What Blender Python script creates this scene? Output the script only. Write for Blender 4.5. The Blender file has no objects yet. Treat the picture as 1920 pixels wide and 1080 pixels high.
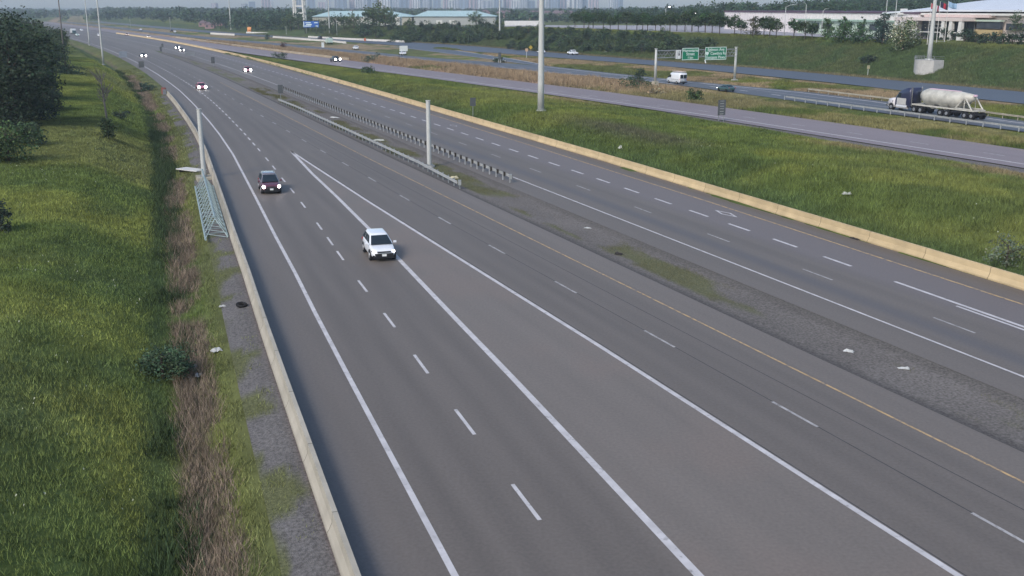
import bpy, math, random
import numpy as np
from mathutils import Vector, Matrix
R = math.radians
random.seed(7); rng = np.random.default_rng(7)
SC = bpy.context.scene
COL = SC.collection

# ------------------------------------------------------------------ camera
CAM_H, PITCH, FPX = 17.5, 15.15, 1950.0
cam_d = bpy.data.cameras.new('camera'); cam = bpy.data.objects.new('camera', cam_d); COL.objects.link(cam)
cam.location = (0, 0, CAM_H); cam.rotation_euler = (R(90 - PITCH), 0, 0)
cam_d.sensor_width = 36.0; cam_d.lens = FPX / 1920 * 36.0
cam_d.clip_start = 0.5; cam_d.clip_end = 20000
SC.camera = cam

# ------------------------------------------------------------------ world, sun, exposure
SUN_EL, SUN_AZ = 38.0, 215.0            # azimuth measured clockwise from +Y, where the light comes from
w = bpy.data.worlds.new('World'); SC.world = w; w.use_nodes = True
nt = w.node_tree; nt.nodes.clear()
sky = nt.nodes.new('ShaderNodeTexSky'); sky.sky_type = 'NISHITA'; sky.sun_disc = False
sky.sun_elevation = R(SUN_EL); sky.sun_rotation = R(SUN_AZ)
sky.air_density = 1.0; sky.dust_density = 1.5; sky.ozone_density = 1.0; sky.altitude = 150
bg = nt.nodes.new('ShaderNodeBackground'); bg.inputs[1].default_value = 0.12
wo = nt.nodes.new('ShaderNodeOutputWorld')
nt.links.new(sky.outputs[0], bg.inputs[0]); nt.links.new(bg.outputs[0], wo.inputs[0])
sl = bpy.data.lights.new('sun', 'SUN'); sl.energy = 1.4; sl.angle = R(15); sl.color = (1.0, 0.94, 0.86)
so = bpy.data.objects.new('sun', sl); COL.objects.link(so)
sd = Vector((math.sin(R(SUN_AZ)) * math.cos(R(SUN_EL)), math.cos(R(SUN_AZ)) * math.cos(R(SUN_EL)), math.sin(R(SUN_EL))))
so.rotation_euler = sd.to_track_quat('Z', 'Y').to_euler(); so.location = (0, 0, 300)
SC.view_settings.view_transform = 'Standard'; SC.view_settings.look = 'None'
SC.view_settings.exposure = 0.80; SC.view_settings.gamma = 1.0

# ------------------------------------------------------------------ materials
MATS = {}
def mat(name, col, rough=0.8, metal=0.0, var=0.12, scale=3.0, attr=None, emit=0.0, bump=0.0, bscale=20.0, up=0.0, spec=0.3, coat=0.0, detail=4.0):
    if name in MATS: return MATS[name]
    m = bpy.data.materials.new(name); m.use_nodes = True; t = m.node_tree; n = t.nodes; b = n['Principled BSDF']
    b.inputs['Roughness'].default_value = rough; b.inputs['Metallic'].default_value = metal
    b.inputs['Specular IOR Level'].default_value = spec
    if coat: b.inputs['Coat Weight'].default_value = coat; b.inputs['Coat Roughness'].default_value = 0.08
    geo = n.new('ShaderNodeNewGeometry')
    ns = n.new('ShaderNodeTexNoise'); ns.inputs['Scale'].default_value = scale; ns.inputs['Detail'].default_value = detail
    t.links.new(geo.outputs['Position'], ns.inputs['Vector'])
    mr = n.new('ShaderNodeMapRange'); mr.inputs['From Min'].default_value = 0.25; mr.inputs['From Max'].default_value = 0.75
    mr.inputs['To Min'].default_value = 1 - var; mr.inputs['To Max'].default_value = 1 + var
    t.links.new(ns.outputs['Fac'], mr.inputs['Value'])
    vm = n.new('ShaderNodeVectorMath'); vm.operation = 'SCALE'
    if attr:
        a = n.new('ShaderNodeAttribute'); a.attribute_name = attr; t.links.new(a.outputs['Color'], vm.inputs[0])
    else: vm.inputs[0].default_value = col[:3]
    t.links.new(mr.outputs[0], vm.inputs['Scale']); t.links.new(vm.outputs[0], b.inputs['Base Color'])
    if emit:
        b.inputs['Emission Color'].default_value = (*col[:3], 1); b.inputs['Emission Strength'].default_value = emit
    if bump:
        n2 = n.new('ShaderNodeTexNoise'); n2.inputs['Scale'].default_value = bscale; n2.inputs['Detail'].default_value = 5
        t.links.new(geo.outputs['Position'], n2.inputs['Vector'])
        bp = n.new('ShaderNodeBump'); bp.inputs['Strength'].default_value = bump; bp.inputs['Distance'].default_value = 0.05
        t.links.new(n2.outputs['Fac'], bp.inputs['Height']); t.links.new(bp.outputs[0], b.inputs['Normal'])
    if up:      # soften the shading of thin leaves and blades towards the sky, as light scatters between them
        mx = n.new('ShaderNodeMix'); mx.data_type = 'VECTOR'; mx.inputs[0].default_value = up
        t.links.new(geo.outputs['Normal'], mx.inputs[4]); mx.inputs[5].default_value = (0, 0, 1)
        nn = n.new('ShaderNodeVectorMath'); nn.operation = 'NORMALIZE'
        t.links.new(mx.outputs[1], nn.inputs[0]); t.links.new(nn.outputs[0], b.inputs['Normal'])
    MATS[name] = m; return m

M_ASPH = mat('asphalt', (.1, .1, .1), .62, attr='tone', var=.13, scale=7.0, detail=9, bump=.2, bscale=30)
M_GROUND = mat('ground_soil', (.1, .1, .1), 1.0, attr='tone', var=.32, scale=.55, detail=8, bump=.5, bscale=4, spec=.1)
M_GRAVEL = mat('gravel', (.1, .1, .1), 1.0, attr='tone', var=.45, scale=7.5, detail=12, bump=.9, bscale=22, spec=.1)
def paint_mat(name, col, wear, sc=2.2):
    m = mat(name, col, .85, var=.18, scale=1.2); t = m.node_tree; n = t.nodes; b = n['Principled BSDF']; src = b.inputs['Base Color'].links[0].from_socket
    g = n.new('ShaderNodeNewGeometry'); ns = n.new('ShaderNodeTexNoise'); ns.inputs['Scale'].default_value = sc; ns.inputs['Detail'].default_value = 9; ns.inputs['Roughness'].default_value = .75
    t.links.new(g.outputs['Position'], ns.inputs['Vector']); mr = n.new('ShaderNodeMapRange'); mr.inputs['From Min'].default_value = wear; mr.inputs['From Max'].default_value = wear + .14; t.links.new(ns.outputs['Fac'], mr.inputs['Value'])
    mx = n.new('ShaderNodeMix'); mx.data_type = 'RGBA'; t.links.new(mr.outputs[0], mx.inputs[0]); t.links.new(src, mx.inputs[6]); mx.inputs[7].default_value = (.17, .16, .155, 1); t.links.new(mx.outputs[2], b.inputs['Base Color']); return m
M_WHITE = paint_mat('road_paint_white', (.52, .50, .50), .56)
M_WORN = paint_mat('road_paint_worn', (.38, .365, .36), .50)
M_YEL = paint_mat('road_paint_yellow', (.50, .34, .17), .46)
M_SEAM = mat('asphalt_seam', (.06, .06, .066), .9, var=.3, scale=1.0)
M_BEIGE = mat('barrier_beige', (.42, .325, .175), .9, var=.12, scale=.8, bump=.1)
M_BEIGE2 = mat('barrier_grey_beige', (.36, .33, .26), .9, var=.16, scale=.9, bump=.1)
M_BARR = mat('barrier_concrete', (.4, .4, .4), .92, attr='tone', var=.16, scale=.7, detail=8, bump=.1)
M_CONC = mat('concrete', (.42, .41, .39), .9, var=.12, scale=1.2)
M_CONCW = mat('concrete_pale', (.60, .59, .56), .9, var=.1, scale=.6)
M_GALV = mat('galvanised_steel', (.27, .285, .285), .55, .3, var=.12, scale=2)
M_RAIL = mat('rail_zinc', (.38, .39, .385), .55, .2, var=.12, scale=2)
M_GALVG = mat('galvanised_greenish', (.30, .375, .375), .55, .25, var=.2, scale=2)
M_POLE = mat('pole_paint', (.47, .48, .46), .6, .1, var=.06, scale=1)
M_DARKP = mat('weathered_wood', (.05, .045, .04), .9)
M_BLACK = mat('black_rubber', (.015, .015, .016), .8)
M_PLAST = mat('black_plastic', (.02, .02, .022), .5)
M_GLASS = mat('car_glass', (.018, .026, .032), .06, spec=.6, var=.02)
M_RIM = mat('alloy_rim', (.45, .45, .46), .35, .7)
M_LAMP = mat('headlamp', (1, .95, .97), .3, emit=3.5)
M_LAMPF = mat('headlamp_far', (1, .97, .98), .3, emit=8.0)
M_CHROME = mat('chrome', (.6, .6, .62), .15, .9)
M_GREY = mat('grey_metal', (.23, .24, .25), .6, .2)
M_LEAF = mat('leaves', (.1, .1, .1), .7, attr='tone', var=.22, scale=.9, up=.35, spec=.15)
M_GRASS = mat('grass_blades', (.1, .1, .1), .9, attr='tone', var=.25, scale=.35, up=.7, spec=.08)
M_BARK = mat('bark', (.07, .055, .045), .95, var=.3, scale=4)
M_BARKG = mat('bark_grey', (.13, .12, .115), .95, var=.2, scale=4)

# ------------------------------------------------------------------ object helpers
def tag(o, label=None, cat=None, group=None, kind=None):
    if label: o['label'] = label
    if cat: o['category'] = cat
    if group: o['group'] = group
    if kind: o['kind'] = kind
    return o
def thing(name, label, cat, loc=(0, 0, 0), rz=0.0, group=None):
    o = bpy.data.objects.new(name, None); COL.objects.link(o); o.empty_display_size = .3
    o.location = loc; o.rotation_euler = (0, 0, rz)
    return tag(o, label, cat, group)
CHILD = {}
def link(o, parent):
    COL.objects.link(o)
    if parent is not None: o.parent = parent; CHILD.setdefault(parent.name, []).append(o)
    return o
def copy_tree(o, loc=None, rz=None, label=None, group=None, scale=None, parent=None):
    c = o.copy(); link(c, parent)
    for ch in CHILD.get(o.name, []): copy_tree(ch, parent=c)
    if loc is not None: c.location = loc
    if rz is not None: c.rotation_euler = (0, 0, rz)
    if scale is not None: c.scale = scale
    if label: c['label'] = label
    if group: c['group'] = group
    return c
def mesh_np(name, V, F, m, parent=None, tone=None, smooth=False, recenter=False):
    """one mesh object from arrays; F: list of arrays of equal-length faces or python list of faces"""
    V = np.asarray(V, dtype=np.float32).reshape(-1, 3)
    off = np.zeros(3, np.float32)
    if recenter:
        off = np.array([(V[:, 0].min() + V[:, 0].max()) / 2, (V[:, 1].min() + V[:, 1].max()) / 2, V[:, 2].min()], np.float32); V = V - off
    me = bpy.data.meshes.new(name)
    if isinstance(F, np.ndarray):
        k = F.shape[1]; nf = len(F); me.vertices.add(len(V)); me.vertices.foreach_set('co', V.ravel())
        me.loops.add(nf * k); me.loops.foreach_set('vertex_index', F.astype(np.int32).ravel())
        me.polygons.add(nf); me.polygons.foreach_set('loop_start', np.arange(0, nf * k, k, dtype=np.int32))
        me.update(calc_edges=True)
    else:
        me.from_pydata([tuple(map(float, v)) for v in V], [], [tuple(map(int, f)) for f in F])
    if tone is not None:
        a = me.attributes.new('tone', 'FLOAT_COLOR', 'POINT')
        c = np.ones((len(V), 4), np.float32); c[:, :3] = np.asarray(tone, np.float32); a.data.foreach_set('color', c.ravel())
    me.polygons.foreach_set('use_smooth', np.full(len(me.polygons), smooth))
    me.update(); me.materials.append(m)
    o = bpy.data.objects.new(name, me); link(o, parent); o.location = tuple(float(q) for q in off)
    return o

class MB:
    """collects solid shapes and links them as one mesh object"""
    def __init__(s): s.v = []; s.f = []
    def add(s, vs, fs):
        b = len(s.v); s.v += [tuple(v) for v in vs]; s.f += [tuple(b + i for i in f) for f in fs]; return s
    def box(s, c, d, rz=0.0, taper=1.0):
        cx, cy, cz = c; hx, hy, hz = d[0] / 2, d[1] / 2, d[2] / 2; co, si = math.cos(rz), math.sin(rz); vs = []
        for z, k in ((-hz, 1.0), (hz, taper)):
            for x, y in ((-hx, -hy), (hx, -hy), (hx, hy), (-hx, hy)):
                x *= k; y *= k; vs.append((cx + x * co - y * si, cy + x * si + y * co, cz + z))
        return s.add(vs, [(3, 2, 1, 0), (4, 5, 6, 7), (0, 1, 5, 4), (1, 2, 6, 5), (2, 3, 7, 6), (3, 0, 4, 7)])
    def tube(s, p, q, r0, r1=None, n=10, caps=True):
        r1 = r0 if r1 is None else r1; p, q = Vector(p), Vector(q); d = (q - p)
        if d.length < 1e-6: return s
        d.normalize(); a = d.cross(Vector((0, 0, 1)) if abs(d.z) < .95 else Vector((1, 0, 0))).normalized(); b = d.cross(a); vs = []
        for c, r in ((p, r0), (q, r1)):
            for i in range(n):
                an = 2 * math.pi * i / n; vs.append(c + (a * math.cos(an) + b * math.sin(an)) * r)
        fs = [(i, (i + 1) % n, n + (i + 1) % n, n + i) for i in range(n)]
        if caps: fs += [tuple(range(n))[::-1], tuple(range(n, 2 * n))]
        return s.add(vs, fs)
    def loft(s, rings, caps=True):
        n = len(rings[0]); vs = [p for r in rings for p in r]; fs = []
        for k in range(len(rings) - 1):
            for i in range(n):
                j = (i + 1) % n; fs.append((k * n + i, k * n + j, (k + 1) * n + j, (k + 1) * n + i))
        if caps: fs += [tuple(range(n))[::-1], tuple(range((len(rings) - 1) * n, len(rings) * n))]
        return s.add(vs, fs)
    def prism(s, poly, y0, y1):      # polygon in x,z extruded along y
        n = len(poly); vs = [(x, y0, z) for x, z in poly] + [(x, y1, z) for x, z in poly]
        return s.add(vs, [tuple(range(n)), tuple(range(n, 2 * n))[::-1]] + [(i, n + i, n + (i + 1) % n, (i + 1) % n) for i in range(n)])
    def panel(s, a, b, c, d, th=.012):
        a, b, c, d = map(Vector, (a, b, c, d)); n = (b - a).cross(d - a).normalized() * th
        return s.add([a, b, c, d, a + n, b + n, c + n, d + n], [(3, 2, 1, 0), (4, 5, 6, 7), (0, 1, 5, 4), (1, 2, 6, 5), (2, 3, 7, 6), (3, 0, 4, 7)])
    def build(s, name, m, parent=None, smooth=False, recenter=None, sub=0, bevel=0.0):
        o = mesh_np(name, np.array(s.v), s.f, m, parent, smooth=smooth, recenter=(parent is None) if recenter is None else recenter)
        if bevel:
            b = o.modifiers.new('bevel', 'BEVEL'); b.width = bevel; b.segments = 2; b.limit_method = 'ANGLE'
        if sub:
            q = o.modifiers.new('sub', 'SUBSURF'); q.levels = sub; q.render_levels = sub
        return o

def vnoise(x, y, sc, seed=0):
    x = np.asarray(x, float) / sc; y = np.asarray(y, float) / sc
    xi = np.floor(x).astype(np.int64); yi = np.floor(y).astype(np.int64); fx = x - xi; fy = y - yi
    fx = fx * fx * (3 - 2 * fx); fy = fy * fy * (3 - 2 * fy)
    def h(a, b):
        n = (a * 374761393 + b * 668265263 + seed * 974711) & 0xffffffff
        n = ((n ^ (n >> 13)) * 1274126177) & 0xffffffff
        return ((n ^ (n >> 16)) & 0xffff) / 65535.0
    return (h(xi, yi) * (1 - fx) + h(xi + 1, yi) * fx) * (1 - fy) + (h(xi, yi + 1) * (1 - fx) + h(xi + 1, yi + 1) * fx) * fy
def fbm(x, y, sc, seed=0): return .55 * vnoise(x, y, sc, seed) + .3 * vnoise(x, y, sc * .43, seed + 1) + .15 * vnoise(x, y, sc * .18, seed + 2)
def sst(x): x = np.clip(x, 0, 1); return x * x * (3 - 2 * x)

# ------------------------------------------------------------------ road frame: s along the motorway (away), t across it
HX, HY = -0.3746, 0.9272; TX, TY = 0.9272, 0.3746; ROT = R(-68.0)     # local +x runs down the road, +y across it
def ST(s, t): return (s * HX + t * TX, s * HY + t * TY)
def delta(s):
    s = np.asarray(s, float); d = np.where(s < 230, 0, -1.2e-4 * (np.minimum(s, 700) - 230) ** 2)
    return d - np.where(s > 700, .113 * (s - 700), 0)
def ip(pts):
    xs = [p[0] for p in pts]; ys = [p[1] for p in pts]
    return lambda s: np.interp(s, xs, ys)
E1u = ip([(0, 7.6), (20, 8.9), (48, 10.6), (59, 11.3), (69, 12.0), (82, 12.8), (100, 14.0), (131, 16.0), (153, 17.0), (171, 17.6), (205, 18.4), (237, 18.8), (300, 18.8), (420, 18.0), (520, 17.6), (3000, 17.6)])
LBu = lambda s: E1u(s) - 3.1
D1u = ip([(0, 11.6), (48, 14.4), (56, 15.0), (64, 15.4), (73, 16.0), (84, 16.8), (94, 17.4), (102, 17.9), (109, 18.25), (118, 18.8), (134, 19.6), (157, 20.6), (179, 21.4), (207, 22.2), (234, 22.6), (310, 22.5), (3000, 22.3)])
G1u = ip([(0, 14.8), (45, 18.0), (56, 18.7), (71, 19.7), (81, 20.3), (97, 21.2), (112, 21.9), (131, 23.1)])
G2u = ip([(0, 24.4), (47, 24.1), (65, 23.8), (93, 23.35), (131, 23.1)])
D2u = ip([(0, 28.2), (47, 27.7), (82, 27.1), (140, 26.7), (217, 26.6), (420, 26.4), (3000, 26.2)])
Y1u = ip([(0, 32.0), (40, 31.5), (120, 30.5), (240, 30.1), (420, 30.4), (3000, 30.4)])
P1u = ip([(0, 34.4), (40, 33.7), (120, 33.1), (230, 32.9), (420, 33.2), (470, 34.6), (3000, 34.6)])
M2u = ip([(0, 38.9), (60, 38.6), (230, 38.4), (330, 38.4), (420, 36.6), (470, 34.6), (3000, 34.6)])
W2u = ip([(0, 41.2), (3000, 41.4)])
D3u = ip([(0, 43.4), (43, 44.5), (79, 45.0), (130, 45.5), (250, 45.4), (3000, 45.3)])
D4u = ip([(0, 46.9), (41, 47.9), (64, 48.55), (96, 49.0), (140, 49.4), (230, 49.5), (3000, 49.5)])
Y2u = ip([(0, 50.6), (45, 51.6), (81, 52.6), (120, 53.1), (230, 53.7), (3000, 53.6)])
BBu = ip([(0, 53.4), (47, 54.2), (76, 54.8), (110, 55.4), (200, 55.6), (3000, 55.6)])
PWt = ip([(0, 100.5), (60, 100), (90, 99.2), (150, 95.8), (200, 90.8), (250, 84.3), (300, 77.3), (350, 70.2), (420, 61.0), (500, 53), (600, 43), (700, 33), (900, 10), (1400, -47)])
PFt = ip([(0, 111), (98, 109.6), (125, 108.3), (163, 105.8), (204, 102.3), (240, 97.3), (279, 92), (328, 86), (375, 80), (420, 74), (467, 69), (500, 65), (600, 55), (700, 44), (900, 22), (1400, -36)])
Bn = ip([(0, 126), (110, 125.3), (150, 125.6), (200, 127), (226, 126.2), (245, 122.4), (270, 117.5), (300, 113), (331, 108.5), (378, 102), (450, 92), (520, 79), (600, 67), (700, 54), (900, 32), (1400, -24)])
B1f = ip([(0, 137), (123, 137), (135, 138), (160, 141.3), (184, 141.8), (222, 136), (260, 133), (290, 131.4), (300, 130), (313, 126), (347, 117.5), (371, 111.5), (400, 109), (457, 101), (520, 92), (600, 79), (700, 65), (900, 43), (1400, -13)])
B2n = ip([(296, 130), (313, 129), (342, 130), (404, 130.5), (466, 130)])
B2f = ip([(296, 132.5), (342, 138.2), (404, 142.5), (440, 145)])
An = ip([(0, 161), (155, 162), (206, 165), (272, 164.6), (306, 161.5), (336, 156.5), (384, 150), (419, 143.5), (466, 138.6), (520, 130), (588, 118), (650, 102), (700, 90), (900, 64), (1400, 8)])
Af = ip([(0, 185), (258, 184), (310, 178.3), (350, 173.6), (420, 169), (461, 166), (522, 155), (543, 149), (588, 135), (628, 121), (700, 106), (900, 80), (1400, 24)])

def terr(x, y, bumps=True):
    x = np.asarray(x, float); y = np.asarray(y, float)
    s = x * HX + y * HY; t = x * TX + y * TY; dl = delta(s); u = t - dl
    z = np.full(s.shape, -.06)
    v = u - LBu(s)
    k = 1 + .75 * sst((s - 90) / 160)
    zl = np.interp(v, [-900, -120, -60, -30, -20, -12.5, -6.2, -5, -3.9, -2.4, -1.0, 0], [2.5, 3.0, 2.7, 2.2, 2.0, 1.55, -.95, -1.25, -1.2, -.45, -.1, -.06])
    zl = np.where(zl > 0, zl * k, zl) * (1 - .6 * sst((s - 600) / 300))
    z = np.where(v < 0, zl, z)
    # median hollow
    mm = (u > P1u(s)) & (u < M2u(s)); z = np.where(mm, -.06 - .12 * np.sin(np.pi * np.clip((u - P1u(s)) / np.maximum(M2u(s) - P1u(s), .1), 0, 1)), z)
    # mound between the beige wall and the collector road
    w0 = u - (BBu(s) + .6); g = PWt(s) - 2.2 - t
    gap = PWt(s) - dl - BBu(s)
    md = np.where((w0 > 0) & (g > 0), (1.5 * sst(w0 / 9) * sst((g - 9) / 22) + .35 * sst(w0 / 1.5)) * sst((gap - 8) / 22), 0)
    # embankment beyond the far road
    d = t - Af(s)
    Hs = np.interp(s, [-3000, 450, 750, 1000, 2000], [8.0, 8.0, 4.2, 2.2, 2.0])
    q = np.clip((d - 2.0) / 24, 0, 1); em = np.where(d > 0, Hs * (.25 * sst(q) + .75 * q), 0)
    hill = np.where(d > 0, 20 * sst((d - 230) / 260) * sst((760 - s) / 250), 0)
    dip = 0
    for f in (PWt, Bn, An):
        gg = f(s) - t; dip = dip + np.where((gg > 0) & (gg < 9), -.55 * np.sin(np.pi * np.clip(gg / 9, 0, 1)), 0)
    z = z + md + em + hill + dip * np.where(u > BBu(s) + 1, 1, 0)
    if bumps:
        edges = np.minimum.reduce([np.abs(t - f(s)) for f in (PWt, PFt, Bn, B1f, An, Af)])
        inroad = ((t > PWt(s)) & (t < PFt(s))) | ((t > Bn(s)) & (t < B1f(s))) | ((t > An(s)) & (t < Af(s))) | ((s > 290) & (s < 470) & (t > B2n(s)) & (t < B2f(s)))
        mk = np.where(inroad, 0, sst((edges - 2.5) / 8)) * np.where((v > -1.5) & (u < BBu(s) + .7), 0, 1)
        mk = np.where(v < -1, sst((-v - 1) / 3), mk)
        z = z + mk * (.5 * (fbm(x, y, 9, 3) - .35) + .25 * (vnoise(x, y, 2.2, 9) - .4))
    return z
def zt(x, y): return float(terr(np.array([x]), np.array([y]))[0])
_c, _s = math.cos(R(PITCH)), math.sin(R(PITCH))
def at(px, py, z=None):
    """ground point seen at a pixel of the 1920x1080 photograph (on the terrain, or at height z)"""
    u = (px - 960) / FPX; v = (540 - py) / FPX; d = (u, _c + v * _s, -_s + v * _c)
    if z is not None:
        k = (z - CAM_H) / d[2]; return (d[0] * k, d[1] * k, z)
    K = 20 * 1.006 ** np.arange(1000)
    for rep in range(3):
        h = CAM_H + d[2] * K - terr(d[0] * K, d[1] * K); i = int(np.argmax(h < 0))
        if not (h < 0).any(): return (d[0] * 6000, d[1] * 6000, 0)
        if i == 0: break
        K = np.linspace(K[i - 1], K[i], 60)
    k = K[i]; return (d[0] * k, d[1] * k, zt(d[0] * k, d[1] * k))
def at_dist(px, py, dist):     # point above a pixel at a given forward distance
    u = (px - 960) / FPX; v = (540 - py) / FPX; d = (u, _c + v * _s, -_s + v * _c); k = dist / d[1]
    return (d[0] * k, d[1] * k, CAM_H + d[2] * k)

# ------------------------------------------------------------------ setting: ground
def axis(segs):
    out = []
    for a, b, st in segs: out += list(np.arange(a, b, st))
    return np.array(out)
sa = axis([(-400, 0, 40), (0, 20, 4), (20, 280, 1.6), (280, 560, 4), (560, 1000, 10), (1000, 2000, 40), (2000, 12001, 400)])
ta = axis([(-7000, -1000, 500), (-1000, -100, 60), (-100, -24, 4), (-24, 20, .8), (20, 56, 2), (56, 122, 1.2), (122, 240, 2.2), (240, 640, 12), (640, 1500, 60), (1500, 9001, 400)])
SS, TT = np.meshgrid(sa, ta, indexing='ij'); X = SS * HX + TT * TX; Y = SS * HY + TT * TY; Z = terr(X, Y)
def grid_faces(n, m):
    i = np.arange(n * m).reshape(n, m)
    return np.stack([i[:-1, :-1], i[1:, :-1], i[1:, 1:], i[:-1, 1:]], -1).reshape(-1, 4)
G_GREEN = np.array([.104, .142, .038]); G_LIME = np.array([.165, .190, .046]); G_DARK = np.array([.056, .088, .034]); G_TAN = np.array([.360, .265, .165]); G_OLIVE = np.array([.130, .140, .060]); G_BROWN = np.array([.170, .135, .100])
def mix(a, b, k): k = np.asarray(k)[..., None]; return a * (1 - k) + b * k
def grass_colour(x, y):
    s = x * HX + y * HY; t = x * TX + y * TY; u = t - delta(s); v = u - LBu(s)
    n1 = fbm(x, y, 14, 21); n2 = fbm(x, y, 5, 31); n3 = vnoise(x, y, 40, 41); n4 = fbm(x, y, 22, 77)
    c = mix(np.broadcast_to(G_GREEN, x.shape + (3,)), G_LIME, sst((n1 - .38) / .22))
    c = mix(c, G_DARK, .5 * sst((.42 - n2) / .25))
    c = mix(c, G_OLIVE, .55 * sst((n3 - .5) / .3))
    # left of the road: brown dead reeds in the ditch, dark bank foot
    reed = sst(1 - np.abs(v + 4.0 + 1.6 * (n2 - .5)) / 1.2) * (v < -1) * sst((fbm(x, y, 9, 5) - .30) / .16)
    c = mix(c, G_BROWN, .9 * reed)
    c = mix(c, G_DARK, .8 * sst(1 - np.abs(v + 5.9) / 1.2) * (v < 0))
    c = mix(c, G_OLIVE, .75 * sst((v + 3.4) / 1.0) * (v < 0))
    # right of the wall: scrub at the wall's foot, tan verge beside the collector road
    w0 = u - BBu(s) - .6; g = PWt(s) - t
    inm = (w0 > 0) & (g > 0)
    c = mix(c, G_DARK * 1.35, inm * .75 * sst(1 - w0 / 5.5))
    c = mix(c, G_TAN * .75, inm * .75 * sst(1 - np.abs(g - 8) / 6) * sst((n4 - .42) / .12) * sst((230 - s) / 40))
    c = mix(c, np.array([.10, .095, .065]), inm * .8 * sst(1 - np.abs(w0 - 9) / 5) * sst((s - 95) / 20) * sst((150 - s) / 25))
    # reed beds between the carriageways
    br = (t > PFt(s)) & (t < Bn(s)); c = mix(c, G_TAN * (.75 + .5 * n2[..., None]), br * (.95 * sst((s - 175) / 60) * sst((n4 - .18) / .15)) + br * .35 * sst((n1 - .45) / .1))
    ba = (t > B1f(s)) & (t < An(s)); c = mix(c, G_TAN * (.72 + .5 * n2[..., None]), ba * .85 * sst((n4 - .40) / .08))
    em = (t > Af(s)); d = t - Af(s)
    c = mix(c, G_DARK * 1.25, em * .85 * sst((27 - d) / 6)); c = mix(c, G_OLIVE * .9, em * .5 * sst((n2 - .48) / .12)); c = mix(c, G_TAN * .7, em * .6 * sst(1 - np.abs(d - 1.5) / 2.5))
    c = mix(c, G_LIME * 1.1, em * .6 * sst(1 - np.abs(d - 30) / 6))
    return c * (.8 + .4 * vnoise(x, y, 1.1, 55))[..., None]
mesh_np('ground', np.stack([X, Y, Z], -1), grid_faces(len(sa), len(ta)), M_GROUND, tone=grass_colour(X, Y).reshape(-1, 3) * .8, smooth=True)['kind'] = 'structure'

# ------------------------------------------------------------------ setting: roads
def strip(name, m, f0, f1, s0, s1, z, tone_fn, ds=2.0, dt=.22, straight=True):
    s = [s0]
    while s[-1] < s1: s.append(min(s1, s[-1] + max(ds, (s[-1]) * .012)))
    s = np.array(s); a = f0(s); b = f1(s); n = max(2, int(np.max(b - a) / dt) + 1); k = np.linspace(0, 1, n)
    U = a[:, None] * (1 - k) + b[:, None] * k; S = np.repeat(s[:, None], n, 1); T = U + (delta(S) if straight else 0)
    x = S * HX + T * TX; y = S * HY + T * TY
    zz = z(S, U) if callable(z) else np.full(S.shape, z)
    o = mesh_np(name, np.stack([x, y, zz], -1), grid_faces(len(s), n), m, tone=tone_fn(S, U, x, y).reshape(-1, 3))
    o['kind'] = 'structure'; return o
ASPH = np.array([.149, .128, .111])
def bump1(u, c, w): return np.exp(-((u - c) / w) ** 2)
def tone_c1(S, U, x, y):
    b = 1 + .09 * (fbm(S * .035, U, .9, 3) - .5) * 2 + .06 * (fbm(S * .02, U, .38, 4) - .5) * 2 + .025 * (fbm(x, y, 16, 8) - .5) * 2
    for l, r in ((E1u, D1u), (D2u, Y1u)):
        mid = (l(S) + r(S)) / 2
        for o in (-.85, .85): b = b - .12 * bump1(U, mid + o, .45)
    gm = (S < 131) & (U > G1u(S)) & (U < G2u(S)); b = b + .17 * gm
    mid = np.where(S < 131, (G2u(S) + D2u(S)) / 2, (D1u(S) + D2u(S)) / 2)
    for o in (-.8, .8): b = b - .10 * bump1(U, mid + o, .45)
    mid = np.where(S < 131, (G1u(S) + D1u(S)) / 2, D1u(S) + 1.8)
    for o in (-.8, .8): b = b - .09 * bump1(U, mid + o, .45)
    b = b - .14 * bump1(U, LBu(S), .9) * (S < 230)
    b = b + .10 * (U > Y1u(S) + .25)
    c = ASPH * b[..., None]
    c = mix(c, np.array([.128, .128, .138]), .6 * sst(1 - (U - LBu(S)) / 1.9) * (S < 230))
    return mix(c, np.array([.190, .155, .132]), gm * .75 * sst((fbm(x, y, 5, 17) - .46) / .15))
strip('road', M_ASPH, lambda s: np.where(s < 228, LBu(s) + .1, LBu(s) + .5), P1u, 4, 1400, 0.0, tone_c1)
def tone_c2(S, U, x, y):
    b = 1 + .09 * (fbm(S * .035, U, .9, 13) - .5) * 2 + .06 * (fbm(S * .02, U, .38, 14) - .5) * 2 + .025 * (fbm(x, y, 16, 18) - .5) * 2
    mid = (W2u(S) + D3u(S)) / 2
    tr = bump1(U, mid + .25, .75) * np.interp(S, [0, 130, 190, 260], [1, 1, .5, .1]); b = b - .17 * tr
    mid2 = (D3u(S) + D4u(S)) / 2
    for o in (-.8, .8): b = b - .09 * bump1(U, mid2 + o, .45)
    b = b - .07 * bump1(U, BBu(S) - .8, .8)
    c = ASPH * b[..., None]
    c = mix(c, np.array([.165, .143, .138]), .8 * sst((U - D3u(S) - 1.5) / 2) * sst((Y2u(S) + .2 - U) / .4))
    return mix(c, np.array([.112, .106, .112]), .6 * np.clip(tr, 0, 1))
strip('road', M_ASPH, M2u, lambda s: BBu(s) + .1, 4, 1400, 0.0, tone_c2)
def tone_flat(base, amp=.08):
    base = np.array(base)
    return lambda S, U, x, y: base * (1 + amp * 2 * (fbm(S * .08, U, 1.5, 23) - .5) + .06 * (fbm(x, y, 12, 28) - .5))[..., None]
strip('road', M_ASPH, lambda s: PWt(s) - 2.6, PFt, 4, 1400, 0.0, tone_flat((.225, .185, .188)), dt=.8, straight=False)
strip('road', M_ASPH, Bn, B1f, 4, 1400, 0.0, tone_flat((.100, .108, .122)), dt=1.0, straight=False)
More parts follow.
